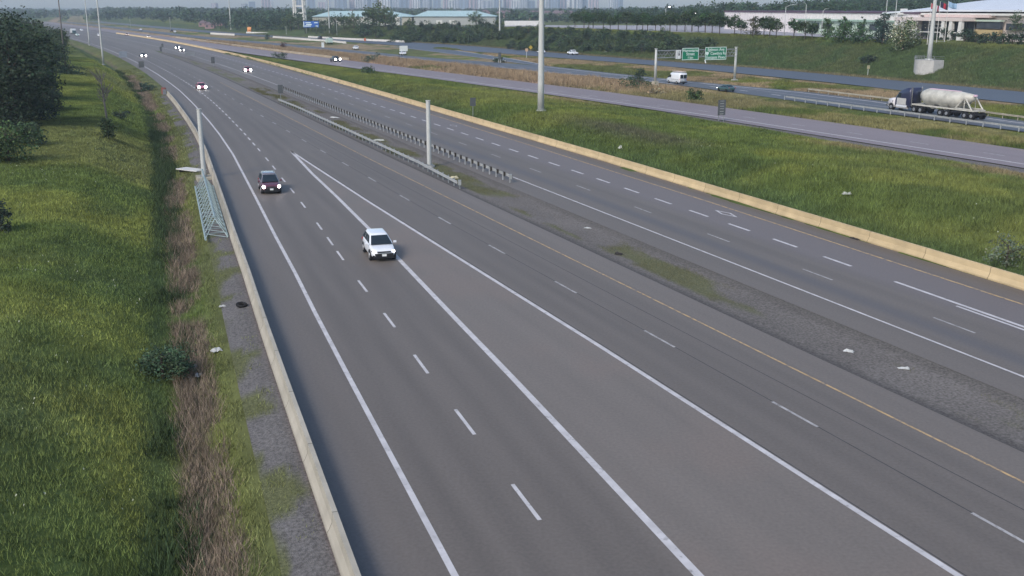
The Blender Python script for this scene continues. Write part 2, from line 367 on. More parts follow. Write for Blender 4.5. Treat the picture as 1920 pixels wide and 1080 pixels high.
strip('road', M_ASPH, B2n, B2f, 296, 466, 0.004, tone_flat((.092, .106, .125)), dt=1.0, straight=False)
strip('road', M_ASPH, An, Af, 4, 1400, 0.008, tone_flat((.095, .110, .132)), dt=1.5, straight=False)
# gravel: median, verge strip behind the near wall, verge of the collector road
def tone_gravel(S, U, x, y):
    c = np.broadcast_to(np.array([.165, .150, .138]), S.shape + (3,)) * (.82 + .36 * fbm(S * .5, U, 2.6, 61))[..., None]
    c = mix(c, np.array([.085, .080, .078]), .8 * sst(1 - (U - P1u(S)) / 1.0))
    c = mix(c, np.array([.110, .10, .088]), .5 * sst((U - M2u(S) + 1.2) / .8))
    return mix(c, G_OLIVE * .95, .75 * sst((fbm(S * .35, U * 1.0, 2.6, 66) - .46) / .16) * sst((U - P1u(S) - .9) / .6) * sst((M2u(S) - U - 1.0) / .6))
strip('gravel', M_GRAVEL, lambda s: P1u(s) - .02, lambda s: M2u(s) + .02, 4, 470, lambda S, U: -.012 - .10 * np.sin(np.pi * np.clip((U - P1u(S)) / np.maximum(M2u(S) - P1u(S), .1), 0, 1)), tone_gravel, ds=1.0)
def tone_gr2(S, U, x, y):
    v = U - LBu(S); c = np.broadcast_to(np.array([.150, .142, .138]), S.shape + (3,)) * (.85 + .3 * fbm(x, y, 1.4, 71))[..., None]
    c = mix(c, np.array([.12, .075, .06]), .7 * sst((v + .55) / .3))
    return mix(c, G_OLIVE * .9, .9 * sst((fbm(x, y, 3, 73) - .5 + .2 * (-v - 1.4)) / .1))
def zgr2(S, U):
    T = U + delta(S); return terr(S * HX + T * TX, S * HY + T * TY) + .05
strip('gravel', M_GRAVEL, lambda s: LBu(s) - 2.1, lambda s: LBu(s) - .25, 4, 228, zgr2, tone_gr2, ds=1.0)
strip('gravel', M_GRAVEL, lambda s: PWt(s) - 2.5 - 3.5 * np.interp(s, [60, 95, 135, 160], [1, 1, .6, .02]), lambda s: PWt(s) - 2.58, 40, 160, lambda S, U: terr(S * HX + U * TX, S * HY + U * TY) + .05, lambda S, U, x, y: np.broadcast_to(np.array([.15, .14, .135]), S.shape + (3,)) * (.7 + .6 * fbm(x, y, 1.5, 81))[..., None], straight=False)

# painted markings
def lines(name, m, specs, z=.006):
    V = []; F = []
    for f, s0, s1, wd, straight in specs:
        n = max(2, int((s1 - s0) / max(2.5, s0 * .01)) + 1); s = np.linspace(s0, s1, n); u = f(s); T = u + (delta(s) if straight else 0)
        b = len(V)
        for i in range(n):
            for sg in (-.5, .5):
                x, y = ST(s[i], T[i] + sg * wd); V.append((x, y, z))
        for i in range(n - 1): F.append((b + 2 * i, b + 2 * i + 2, b + 2 * i + 3, b + 2 * i + 1))
    o = mesh_np(name, np.array(V), F, m); o['kind'] = 'structure'; return o
wl = [(E1u, 4, 900, .24, 1), (G1u, 4, 131, .32, 1), (G2u, 4, 131, .26, 1), (W2u, 4, 900, .17, 1), (PWt, 4, 700, .34, 0)]
for c in (24, 32, 40, 48, 56, 64, 73, 78, 84, 94, 102, 109, 118, 125, 134): wl.append((D1u, c - 1.5, c + 1.5, .16, 1))
c = 140.
while c < 520: wl.append((D1u, c - 1.5, c + 1.5, .2, 1)); c += 5.85
worn = []
c = 23.6
while c < 420: worn.append((D2u, c - 1.6, c + 1.6, .15 if c < 160 else .2, 1)); c += 11.75
c = 30.6
while c < 420: worn.append((D3u, c - 1.6, c + 1.6, .15 if c < 160 else .2, 1)); c += 12.42
c = 58.
while c < 480: wl.append((D4u, c - 1.55, c + 1.55, .26, 1)); c += 6.33
wl.append((D4u, 34, 52, .26, 1)); wl.append((lambda s: D4u(s) - .45, 4, 46, .2, 1)); wl.append((lambda s: D4u(s) + .12, 4, 34, .24, 1))
c = 60.
while c < 420:
    worn.append((lambda s: PWt(s) + 3.7, c - 1.6, c + 1.6, .34, 0))
    if c > 165: worn.append((lambda s: PWt(s) + 1.9, c - 1.6, c + 1.6, .34, 0))
    if c < 330: wl.append((lambda s: Bn(s) + 4.6, c - 1.6, c + 1.6, .45, 0))
    worn.append((lambda s: An(s) + 10, c - 1.6, c + 1.6, .5, 0)); worn.append((lambda s: An(s) + 14, c - 1.6, c + 1.6, .5, 0))
    c += 12
wl += [(lambda s: B1f(s) - 2.4, 60, 296, .5, 0), (lambda s: Bn(s) + 1.0, 215, 600, .5, 0), (lambda s: An(s) + 2.2, 40, 470, .6, 0), (lambda s: B2f(s) - .4, 300, 450, .55, 0)]
worn += [(lambda s: Af(s) - 1.2, 40, 700, .5, 0), (lambda s: B2n(s) + 1.0, 300, 450, .5, 0), (lambda s: Bn(s) + 8.0, 40, 300, .3, 0)]
lines('lane_markings', M_WHITE, wl); lines('lane_markings', M_WORN, worn)
lines('lane_markings', M_YEL, [(Y1u, 4, 260, .13, 1), (Y2u, 4, 420, .19, 1), (lambda s: PFt(s) - .9, 40, 300, .15, 0)])
lines('road_seams', M_SEAM, [(lambda s: (D2u(s) + .02), 4, 230, .05, 1), (lambda s: Y1u(s) - 1.85, 4, 200, .05, 1), (lambda s: G2u(s) + .22, 4, 125, .05, 1)], z=.004)
def diamond(s, u, L, W, th=.16):
    V = []; F = []
    for k in (1.0, 1.0 - 2 * th / W):
        for a, b in ((L / 2, 0), (0, W / 2), (-L / 2, 0), (0, -W / 2)):
            x, y = ST(s + a * k, u + float(delta(s)) + b * k); V.append((x, y, .0065))
    for i in range(4): F.append((i, (i + 1) % 4, 4 + (i + 1) % 4, 4 + i))
    o = mesh_np('lane_markings', np.array(V), F, M_WORN if s > 100 else M_WHITE); o['kind'] = 'structure'
for s_, u_ in ((76, 50.9), (151, 51.4), (226, 51.6)): diamond(s_, u_, 3.6, 1.0)
# platform beyond the embankment: pale forecourt and footpath
strip('parking_lot', M_GRAVEL, lambda s: Af(s) + 38, lambda s: Af(s) + 150, 250, 640, lambda S, U: terr(S * HX + U * TX, S * HY + U * TY) + .12, lambda S, U, x, y: np.broadcast_to(np.array([.34, .33, .35]), S.shape + (3,)) * (.9 + .2 * fbm(x, y, 6, 2))[..., None], straight=False, dt=2)
strip('path', M_GRAVEL, lambda s: Af(s) + 31, lambda s: Af(s) + 35.5, 60, 268, lambda S, U: terr(S * HX + U * TX, S * HY + U * TY) + .12, lambda S, U, x, y: np.broadcast_to(np.array([.38, .36, .35]), S.shape + (3,)), straight=False, dt=2)

# ------------------------------------------------------------------ barriers, guard rails
def wall_poly(name, m, pts, prof, label, cat, base=None, group=None):
    """extrude a cross profile [(across, z)] along ground points, with a dark joint and a slightly different cast every length"""
    rings = []; tones = []; base = np.array(base or (.4, .35, .25)); q = random.Random(len(pts))
    P = [Vector((p[0], p[1], 0)) for p in pts]
    for i in range(len(P) - 1):
        d = (P[i + 1] - P[i]); L = d.length; d.normalize(); nrm = Vector((-d.y, d.x, 0)); k = q.uniform(.92, 1.06)
        for f, tn in ((0, .45), (.05, .45), (.06, k), (L * .33, k * q.uniform(.95, 1.04)), (L * .66, k * q.uniform(.95, 1.04)), (L - .01, k)):
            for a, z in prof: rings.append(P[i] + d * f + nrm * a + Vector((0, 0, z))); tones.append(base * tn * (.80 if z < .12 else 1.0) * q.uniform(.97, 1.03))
    n = len(prof); R_ = len(rings) // n; F = []
    for r_ in range(R_ - 1):
        for i in range(n): F.append((r_ * n + i, r_ * n + (i + 1) % n, (r_ + 1) * n + (i + 1) % n, (r_ + 1) * n + i))
    F += [tuple(range(n))[::-1], tuple(range((R_ - 1) * n, R_ * n))]
    o = mesh_np(name, np.array([tuple(v) for v in rings]), F, M_BARR, tone=np.array(tones), recenter=True); return tag(o, label, cat, group)
JER = [(-.30, -.1), (-.30, .08), (-.24, .16), (-.12, .42), (-.09, .82), (.09, .82), (.12, .42), (.24, .16), (.30, .08), (.30, -.1)]
def along(f, s0, s1, off=0.0, step=6.0, straight=True):
    n = max(2, int((s1 - s0) / step) + 1); s = np.linspace(s0, s1, n)
    return [ST(a, float(f(a)) + off + (float(delta(a)) if straight else 0)) for a in s]
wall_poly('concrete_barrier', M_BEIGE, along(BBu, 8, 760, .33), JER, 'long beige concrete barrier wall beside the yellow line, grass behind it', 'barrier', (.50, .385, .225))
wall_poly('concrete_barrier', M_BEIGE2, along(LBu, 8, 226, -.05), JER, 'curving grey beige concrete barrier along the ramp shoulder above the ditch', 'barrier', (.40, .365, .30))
wall_poly('concrete_barrier', M_BEIGE, along(PFt, 352, 640, .4, straight=False), JER, 'low tan concrete barrier on the far edge of the pinkish road', 'barrier', (.34, .28, .2))
wall_poly('concrete_barrier', M_CONCW, [at(x, y, 0)[:2] for x, y in ((512, 70.5), (560, 74), (610, 78), (649, 81.5))], [(a, z * 1.15) for a, z in JER], 'white concrete barrier in front, beside the green verge of the far road', 'barrier', (.52, .50, .46))
wall_poly('concrete_barrier', M_CONCW, [at(x, y, 0)[:2] for x, y in ((578, 70.5), (640, 74), (700, 77), (767, 80))], [(a, z * 1.25) for a, z in JER], 'white concrete barrier on the far roadside below the bushes', 'barrier', (.52, .50, .46))
wall_poly('concrete_barrier', M_CONCW, [at(x, y, 0)[:2] for x, y in ((462, 62.5), (505, 64.5))], [(a, z * 1.4) for a, z in JER], 'short white concrete barrier beside the orange truck far away', 'barrier', (.52, .50, .46))
wall_poly('concrete_barrier', M_CONCW, [at(x, y, 0)[:2] for x, y in ((395, 64), (440, 66.5))], [(a, z * 1.3) for a, z in JER], 'far white barrier left of the orange truck, partly in grass', 'barrier', (.52, .50, .46))

def guardrail(label, f, s0, s1, face, spacing, straight=False, posts=True, block=False, pm=None, end=False, rm=None):
    """W-beam rail on posts; face=+1 rail towards larger t, -1 towards smaller t"""
    x0, y0 = ST(s0, float(f(s0)) + (float(delta(s0)) if straight else 0)); t = thing('guardrail', label, 'guardrail', (x0, y0, 0))
    pts = [Vector((a - x0, b - y0, 0)) for a, b in along(f, s0, s1, 0, 1.9, straight)]
    rings = []
    W = [(0, .46), (.06, .49), (.06, .555), (0, .60), (0, .62), (.06, .665), (.06, .73), (0, .76), (-.012, .76), (.045, .73), (.045, .665), (-.015, .62), (-.015, .60), (.045, .555), (.045, .49), (-.012, .46)]
    for i, p in enumerate(pts):
        d = (pts[min(i + 1, len(pts) - 1)] - pts[max(i - 1, 0)]).normalized(); nr = Vector((d.y, -d.x, 0)) * face
        if nr.dot(Vector((TX, TY, 0))) * face < 0: nr = -nr
        rings.append([p + nr * (a + .20) + Vector((0, 0, z)) for a, z in W])
    MB().loft(rings).build('rail', rm or M_RAIL, t)
    L = sum((pts[i + 1] - pts[i]).length for i in range(len(pts) - 1)); n = int(L / spacing)
    pmesh = bmesh_ = None
    for k in range(n + 1):
        q = k / max(n, 1) * (len(pts) - 1); i = min(int(q), len(pts) - 2); p = pts[i].lerp(pts[i + 1], q - i)
        d = (pts[i + 1] - pts[i]).normalized(); rz = math.atan2(d.y, d.x); nr = Vector((d.y, -d.x, 0))
        if nr.dot(Vector((TX, TY, 0))) * face < 0: nr = -nr
        if pmesh is None:
            pmesh = MB().box((0, 0, .36), (.14, .10, .84)).build('post', pm or M_GALV, t); o = pmesh
        else: o = copy_tree(pmesh, parent=t)
        o.location = p - nr * .04; o.rotation_euler = (0, 0, rz)
        if block:
            if bmesh_ is None: bmesh_ = MB().box((0, 0, .60), (.30, .20, .46)).build('blockout_shade', M_DARKP, t); o = bmesh_  # wooden blockout, oversized so its dark colour stands for shadow behind the rail
            else: o = copy_tree(bmesh_, parent=t)
            o.location = p + nr * .09; o.rotation_euler = (0, 0, rz)
    if end:
        p = pts[0]; d = (pts[0] - pts[1]).normalized(); MB().box((0, 0, .62), (.3, .42, .5)).build('end_terminal', M_GALV, t).location = p + d * .1
    return t
guardrail('guardrail seen from behind with dark blockouts widened to stand for shade, beside the white edge line', lambda s: 39.6, 98.5, 234, 1, 1.95, block=True, pm=mat('zinc_grey', (.36, .37, .37), .6, .2), end=True)
guardrail('guardrail facing the ramp side of the gravel median, with flared ends', ip([(97, 33.55), (112, 34.1), (185, 34.1), (200, 33.6)]), 97, 200, -1, 1.95, end=True)
guardrail('guardrail on pale posts between the tanker truck and the grass', lambda s: Bn(s) - .3, 103, 170, 1, 3.2, pm=mat('zinc_grey', (.36, .37, .37), .6, .2))
guardrail('low guardrail behind the tanker truck, starting right of the gantry', lambda s: B1f(s) + .4, 102, 184, -1, 3.2, rm=M_BEIGE2, pm=M_BEIGE2)
guardrail('short guardrail where the two far blue roads split', ip([(318, 126.5), (332, 127.6)]), 318, 332, -1, 2.0, pm=M_DARKP)
# impact attenuator at the start of the ramp barrier
x_, y_ = ST(228.3, float(LBu(228)) - .55); t = thing('crash_cushion', 'rusty red crash cushion at the far end of the ramp barrier', 'crash cushion', (x_, y_, 0), R(112))
M_RUST = mat('rust_red', (.26, .085, .065), .8, var=.3, scale=3)
for k in range(4): MB().tube((.5 + k * .75, 0, 0), (.5 + k * .75, 0, 1.25), .45, .42, 12).build('barrel', M_RUST if k != 1 else M_DARKP, t)
MB().box((-.1, 0, .5), (.25, .7, 1.0)).build('backing_plate', M_GREY, t)

# ------------------------------------------------------------------ poles and lamps
def pole_thing(label, loc, h, r0, r1, m=None, cat='light pole', name='light_pole', arm=None, base=None, group=None, n=14, head=False):
    t = thing(name, label, cat, loc, 0, group); m = m or M_POLE
    if name == 'high_mast_light':
        k = 7; mb = MB()
        rings = [[(math.cos(6.2832 * i / n) * (r0 + (r1 - r0) * q / k), math.sin(6.2832 * i / n) * (r0 + (r1 - r0) * q / k), h * q / k) for i in range(n)] for q in range(k + 1)]
        mb.loft(rings).build('pole', m, t, smooth=True)
        MB().tube((0, 0, h - .5), (0, 0, h - .1), 1.1, 1.1, 16).build('lamp_ring', M_GREY, t)
        for i in range(6):
            a = i * math.pi / 3; MB().box((1.5 * math.cos(a), 1.5 * math.sin(a), h - .5), (.8, .5, .35), a).build('floodlight', M_GALV, t)
    else:
        MB().tube((0, 0, -.3), (0, 0, h), r0, r1, n).build('pole', m, t, smooth=True)
    MB().tube((0, 0, 0), (0, 0, .25), r0 * 1.7, r0 * 1.6, n).build('base_flange', m if base is None else base, t)
    if arm:
        MB().tube((0, 0, h - .1), (arm * .5, 0, h + .6), r1 * .8, r1 * .7, 8).tube((arm * .5, 0, h + .6), (arm, 0, h + .7), r1 * .7, r1 * .6, 8).build('arm', m, t)
        MB().box((arm + .3, 0, h + .66), (.8, .3, .14) if 'bright' not in label else (.5, .4, .35)).build('lamp_head', M_GALV if 'bright' not in label else M_LAMP, t)
    return t
HM = 'high mast light'
pole_thing('tall pale high mast light pole in the grass left of the gantry', at(1014, 209), 30, .52, .25, cat=HM, name='high_mast_light')
pole_thing('tall high mast light pole beyond the far road, left of the parked pickup', at(937, 74), 32, .42, .2, cat=HM, name='high_mast_light')
pole_thing('high mast light pole in front of the blue sign and warehouse', at(618, 63), 32, .40, .2, cat=HM, name='high_mast_light')
pole_thing('distant high mast light pole left of the lattice tower', at(433, 55), 32, .5, .25, cat=HM, name='high_mast_light')
pole_thing('tall light pole on the grass bank near the left trees', at(194, 122), 28, .30, .16, cat=HM, name='high_mast_light')
pole_thing('thin tall light pole beside the far road edge, left trees', at(168, 85), 28, .30, .16, cat=HM, name='high_mast_light')
pole_thing('wooden utility pole in front of the dark trees on the left', at(123, 124), 16.5, .19, .12, M_BARKG, 'utility pole', 'utility_pole')
bx, by, bz = at(1722, 140); bx += TX * 2.9; by += TY * 2.9; zc = bz + 3.55
pole_thing('tall high mast light pole standing on the grey concrete block', (bx, by, zc + .02), 30, .58, .28, cat=HM, name='high_mast_light')
# D-shaped concrete retaining base in the bank, with a fence round its top
t = thing('retaining_block', 'grey concrete block set into the grassy bank below the arena', 'retaining wall', (bx, by, zc - 3.6), ROT)
ring = [(-3.2, 1.5), (-3.2, -1.6)] + [(-3.2 + 6.6 * k / 10, -1.6 - 1.6 * math.sin(math.pi * k / 10)) for k in range(1, 10)] + [(3.4, -1.6), (3.4, 1.5)]
MB().loft([[(x, y, 0.0) for x, y in ring], [(x, y, 3.6) for x, y in ring]]).build('wall', M_CONC, t)
mb = MB()
for k in range(len(ring) - 1):
    a, b = ring[k], ring[k + 1]
    mb.tube((*a, 3.6), (*a, 4.5), .05, n=5); mb.tube((*a, 4.48), (*b, 4.48), .04, n=5); mb.tube((*a, 4.05), (*b, 4.05), .03, n=5)
mb.build('railing', M_GREY, t)
# smaller street lights on the plateau: (pixel of foot, height, arm, label)
for i, (px, py, h, arm, lab) in enumerate([(1657, 74, 17, 0, 'tall lamp post behind the evergreen near the arena'), (1247, 56, 8.6, 1.2, 'taller lamp post with a bright lit head left of the plain lamp post'), (1299, 59, 6.2, .3, 'lamp post with a bright lit head right of the plain lamp post'), (1287, 58, 8, 0, 'plain lamp post behind the tree row between two lit lamp heads'), (1470, 68, 9.5, 3.0, 'curved arm street light in front of the white building, left of its entrance'), (1508, 66, 10, -1.2, 'lamp post rising above the white building roof over the entrance'), (1540, 66, 8, 1.2, 'small lamp post above the white building roof, right of the entrance'), (1675, 72, 11.5, 0, 'lamp post between the evergreen and the flowering tree'), (537, 64, 5, 0, 'short pole left of the blue sign by the far road'), (632, 68, 9, 0, 'thin pole just right of the high mast by the warehouse'), (245, 52, 9, 0, 'distant thin lamp post far up the motorway'), (320, 57, 10, 0, 'distant lamp post beside the far parked cars'), (1032, 41, 6, 2, 'white bent lamp post in the field behind the tall mast')]):
    pole_thing(lab, at(px, py), h, .13, .08, M_POLE, 'lamp post', 'street_lamp', arm=arm or None)
# sign columns without their signs
def column(label, loc, h, r):
    t = thing('sign_column', label, 'column', loc); MB().tube((0, 0, .0), (0, 0, h), r, r * .96, 20).build('shaft', M_POLE, t, smooth=False)
    MB().tube((0, 0, h), (0, 0, h + .06), r * 1.15, r * 1.15, 20).build('cap', M_POLE, t)
    MB().tube((0, 0, 0), (0, 0, .06), r * 1.9, r * 1.9, 20).build('base_plate', M_GALV, t)
    for k in range(6): MB().tube((r * 1.5 * math.cos(k * 1.047), r * 1.5 * math.sin(k * 1.047), .02), (r * 1.5 * math.cos(k * 1.047), r * 1.5 * math.sin(k * 1.047), .2), .03, n=6).build('anchor_bolt', M_GREY, t)
    return t
x_, y_, _ = at(805, 314, -.15); t = column('pale grey bare steel column in the gravel median', (x_, y_, .12), 7.2, .25)
o = MB().tube((x_, y_, -.4), (x_, y_, .12), .62, .62, 20).build('concrete_footing', M_CONC); tag(o, 'round concrete footing under the column in the gravel median', 'footing')
x_, y_, z_ = at(383, 336); column('pale grey bare steel column beside the ramp barrier', (x_, y_, z_ + .3), 7.0, .24)
o = MB().box((x_, y_, z_ + .05), (2.6, 1.5, .5), ROT).build('concrete_footing', M_BEIGE2); tag(o, 'beige concrete footing under the column beside the ramp barrier', 'footing')
# lattice truss lying on the verge
a = Vector(at(383.5, 356)); b = Vector(at(407, 452)); d = (b - a); L = d.length; rz = math.atan2(d.y, d.x)
t = thing('sign_truss', 'pale green steel lattice truss lying on the verge by the ramp barrier', 'truss', (a + b) / 2 + Vector((0, 0, .25)), rz)
hw, hh = .85, 1.35; n = 13
for y, z, x0, x1, nm in ((-hw, 0, -L / 2 - .8, L / 2 + .4, 'bottom_chord'), (hw, 0, -L / 2 - .8, L / 2 - .6, 'bottom_chord'), (0, hh, -L / 2 - 3.2, L / 2 - 1.6, 'top_chord')):
    MB().tube((x0, y, z), (x1, y, z), .085, n=8).build(nm, M_GALVG, t)
mb = MB()
for k in range(n):
    x0 = -L / 2 + k * L / n; x1 = x0 + L / n
    for y in (-hw, hw):
        mb.tube((x0, y, 0), (x1 - L / n * .5, 0, hh), .035, n=5); mb.tube((x1 - L / n * .5, 0, hh), (x1, y, 0), .035, n=5)
    mb.tube((x0, -hw, 0), (x1, hw, 0), .03, n=5); mb.tube((x0, -hw, 0), (x0, hw, 0), .03, n=5)
mb.build('bracing', M_GALVG, t)
a = Vector(at(341, 328)); b = Vector(at(378, 321)); d = b - a
t = thing('fallen_board', 'white rectangular panel lying flat left of the ramp column', 'panel', (a + b) / 2 + Vector((0, 0, .25)), math.atan2(d.y, d.x))
MB().box((0, 0, .16), (d.length, 1.5, .1)).build('face', M_CONCW, t, bevel=.01)
for k in (-.35, .35): MB().box((d.length * k, 0, -.04), (.14, 1.4, .28)).build('support', M_DARKP, t)

# ------------------------------------------------------------------ signs
def text_mesh(body, size, m, parent, x, z, y, name='lettering', align='CENTER', rot=(R(90), 0, 0), thick=.006):
    cu = bpy.data.curves.new('text', 'FONT'); cu.body = body; cu.size = size; cu.align_x = align; cu.align_y = 'CENTER'; cu.extrude = thick; cu.resolution_u = 3; cu.offset = size * .012
    o = bpy.data.objects.new('text', cu); COL.objects.link(o); dg = bpy.context.evaluated_depsgraph_get(); dg.update()
    me = bpy.data.meshes.new_from_object(o.evaluated_get(dg)); bpy.data.objects.remove(o); bpy.data.curves.remove(cu)
    me.materials.clear(); me.materials.append(m); r = bpy.data.objects.new(name, me); link(r, parent); r.location = (x, y, z); r.rotation_euler = rot; return r
M_SGREEN = mat('sign_green', (.012, .20, .10), .5, var=.06)
M_SWHITE = mat('sign_white', (.72, .74, .72), .5, var=.04)
M_SLET = mat('sign_lettering', (.70, .80, .74), .5, var=.02)
M_SBLUE = mat('sign_blue', (.02, .11, .42), .5, var=.06)
M_SYEL = mat('sign_yellow', (.55, .38, .05), .5)
p1 = Vector(at(1228, 163)); p2 = Vector(at(1377, 153)); d = p2 - p1; L = math.hypot(d.x, d.y); rz = math.atan2(d.y, d.x)
t = thing('sign_gantry', 'overhead steel sign gantry spanning the far road above the white van', 'gantry', p1, rz)
zt1 = 8.6
for i, (x, zb) in enumerate(((0, 0), (L, d.z))):
    MB().tube((x, 0, zb + (1.3 if i == 0 else .5)), (x, 0, zt1), .33, .27, 14).build('post', M_POLE, t, smooth=True)
    MB().tube((x, 0, zt1), (x, 0, zt1 + .12), .42, .42, 14).build('post_cap', M_POLE, t)
    MB().box((x, 0, zb + (.6 if i == 0 else .2)), (1.5, 1.5, 1.5 if i == 0 else .7), taper=.72).build('footing', M_BEIGE2 if i == 0 else M_CONC, t)
for y, z in ((-.55, 8.2), (.55, 8.2), (-.55, 6.6), (.55, 6.6), (0, 7.4)): MB().tube((.2, y, z), (L - .2, y, z), .085 if y else .06, n=8).build('chord', M_GALV, t)
mb = MB(); n = 16
for k in range(n):
    x0 = .3 + (L - .6) * k / n; x1 = .3 + (L - .6) * (k + 1) / n
    for y in (-.55, .55):
        a_, b_ = ((6.6, 8.2) if k % 2 else (8.2, 6.6)); mb.tube((x0, y, a_), (x1, y, b_), .05, n=5)
    mb.tube((x0, -.55, 8.2), (x1, .55, 8.2), .04, n=5)
mb.build('bracing', M_GALV, t)
def gantry_panel(label, x, z, wd, ht, m, rows, frame=True):
    c = Vector((math.cos(rz), math.sin(rz), 0)); nrm = Vector((math.sin(rz), -math.cos(rz), 0))
    q = thing('road_sign', label, 'road sign', p1 + c * x + nrm * .75 + Vector((0, 0, z)), rz)
    MB().box((0, 0, 0), (wd, .06, ht)).build('panel', m, q)
    if frame:
        f = MB(); e = .13
        for cx, cz, dx, dz in ((0, ht / 2 - e / 2, wd, e), (0, -ht / 2 + e / 2, wd, e), (-wd / 2 + e / 2, 0, e, ht - 2 * e), (wd / 2 - e / 2, 0, e, ht - 2 * e)): f.box((cx, -.04, cz), (dx, .012, dz))
        f.build('border', M_SLET, q)
    MB().box((-wd * .3, .35, 0), (.12, .6, ht * .9)).box((wd * .3, .35, 0), (.12, .6, ht * .9)).build('bracket', M_GREY, q)
    for body, sz, x_, z_ in rows: text_mesh(body, sz, M_SLET, q, x_, z_, -.05)
    return q
k = L / 149.0
gantry_panel('green road sign reading Hurontario Street 1 km on the gantry', (1287 - 1228) * k, 7.35, 30.5 * k, 2.75, M_SGREEN, [('Hurontario', .95, 0, .78), ('Street', .95, 0, -.02), ('1 km', .8, 0, -.85)])
q = gantry_panel('larger green road sign reading Eglinton Ave, Cawthra Rd, Eastgate Pkwy', (1334.5 - 1228) * k, 7.35, 40 * k, 2.95, M_SGREEN, [('Eglinton Ave', .95, .0, .88), ('Cawthra Rd', .95, .75, -.02), ('Eastgate Pkwy', .95, 0, -.92)])
MB().prism([(-2.9, .4), (-2.1, .4), (-2.05, -.05), (-2.5, -.5), (-2.95, -.05)], -.06, -.04).build('route_shield', M_SLET, q)
MB().tube((-20.2 * k, -.1, -1.5), (-22.5 * k, -.9, -2.1), .12, n=6).build('arrow_strut', M_SWHITE, q)
q = gantry_panel('small white lane sign with black marks left of the green gantry signs', (1265 - 1228) * k, 7.3, 8.6 * k, 2.0, M_SWHITE, [], frame=False)
MB().box((-.35, -.03, -.15), (.1, .02, 1.7)).build('edge_strip', M_GREY, q)
MB().prism([(.0, .35), (.3, .35), (.3, .1), (.45, -.15), (.0, -.3)], -.05, -.035).box((.18, -.042, .55), (.35, .015, .14)).box((.18, -.042, .78), (.25, .015, .1)).build('symbol', M_BLACK, q)
# blue sign near the warehouse
x_, y_, z_ = at(584, 63); t = thing('road_sign', 'wide blue road sign with white lines of text beside the far road', 'road sign', (x_, y_, z_), R(8))
MB().box((0, 0, 5.4), (9.2, .1, 3.6)).build('panel', M_SBLUE, t)
MB().box((-4.2, -.06, 5.4), (.5, .03, 3.0)).box((-1.7, -.06, 6.3), (3.2, .03, .5)).box((-1.2, -.06, 5.3), (3.4, .03, .6)).box((-1.9, -.06, 4.4), (3.6, .03, .55)).box((2.9, -.06, 6.3), (2.2, .03, .5)).box((3.3, -.06, 4.4), (1.6, .03, .5)).build('lettering', M_SLET, t)
for x in (-3, 3): MB().tube((x, .2, 0), (x, .2, 5), .12, n=8).build('post', M_GALV, t)
def post_sign(label, loc, rz, wd, ht, z, m, shape='box', posts=1, pm=None, mesh_slats=False):
    t = thing('road_sign', label, 'road sign', loc, rz)
    if shape == 'diamond': MB().prism([(0, z + ht / 2), (wd / 2, z), (0, z - ht / 2), (-wd / 2, z)], -.02, .02).build('panel', m, t)
    else: MB().box((0, 0, z), (wd, .04, ht)).build('panel', m, t, bevel=.008)
    for k in range(posts):
        x = 0 if posts == 1 else (-wd * .33 + k * wd * .66)
        MB().box((x, .06, (z + ht * .45) / 2), (.09, .07, z + ht * .45)).build('post', pm or M_GALV, t)
    if mesh_slats:
        sl_ = MB()
        for k in range(6): sl_.box((0, -.035, z - ht * .42 + k * ht * .168), (wd * .5, .03, .06))
        sl_.build('stiffener', M_POLE, t)
    return t
M_SBACK = mat('sign_back_aluminium', (.11, .118, .12), .6, .3)
post_sign('tall grey sign seen from behind on two posts beside the pinkish road', at(1352, 229), ROT + R(90), 1.4, 2.4, 2.3, M_SBACK, posts=2, mesh_slats=True)
post_sign('grey sign back on a single post by the long beige barrier', at(887, 222), ROT + R(90), .95, 1.3, 2.6, M_SBACK)
post_sign('dark grey sign back at the far tip of the guarded median', at(527, 190, 0), ROT + R(90), .95, 1.6, 2.3, M_SBACK)
post_sign('dark sign on a post in the median gravel right of the headlight pair', at(400, 125, 0), ROT + R(90), 1.1, 1.8, 1.9, M_SBACK)
post_sign('wide grey board in the median just below the two headlight cars', at(357, 107, 0), ROT + R(90), 3.6, 1.3, 1.1, M_GREY, posts=2)
post_sign('narrow dark marker at the far start of the gravel median', at(302, 100, 0), ROT + R(90), .8, 1.8, 1.6, M_SBACK)
post_sign('narrow dark marker standing just behind the median start', at(305, 92, 0), ROT + R(90), .8, 1.6, 1.5, M_SBACK)
post_sign('square grey sign back on the ramp shoulder near the black car', at(266, 131, 0), ROT + R(90), 1.5, 1.7, 1.5, M_SBACK)
post_sign('wide bluish grey sign back on the far ramp shoulder', at(231, 109, 0), ROT + R(90), 2.7, 2.0, 1.3, mat('sign_back_blue', (.22, .25, .29), .6), posts=2)
post_sign('white and orange sign on a white post left of the tall mast', at(987.5, 111), ROT + R(90), 1.0, 1.0, 3.1, mat('sign_pale_orange', (.60, .42, .28), .6), pm=M_SWHITE)
post_sign('yellow diamond sign behind the far road, left of the tall mast', at(995, 98), ROT + R(90), 1.7, 1.7, 1.9, M_SYEL, 'diamond')
post_sign('pale sign on a white post at the foot of the grassy bank', at(1627, 143), ROT + R(90), .9, .9, 2.3, mat('sign_khaki', (.40, .36, .22), .6), pm=M_SWHITE)
post_sign('small white road sign with two boards beside the white car', at(757, 101), ROT + R(90), 3.2, 2.0, 2.0, M_SWHITE, posts=2)
post_sign('small orange sign near the end of the far white barrier', at(684.5, 79), ROT + R(90), 1.1, 1.5, 1.3, mat('sign_orange', (.55, .16, .08), .6))
post_sign('small white roadside board standing on the dark far road edge', at(605.5, 89.5), ROT + R(90), 1.2, 2.2, 1.2, M_SWHITE)
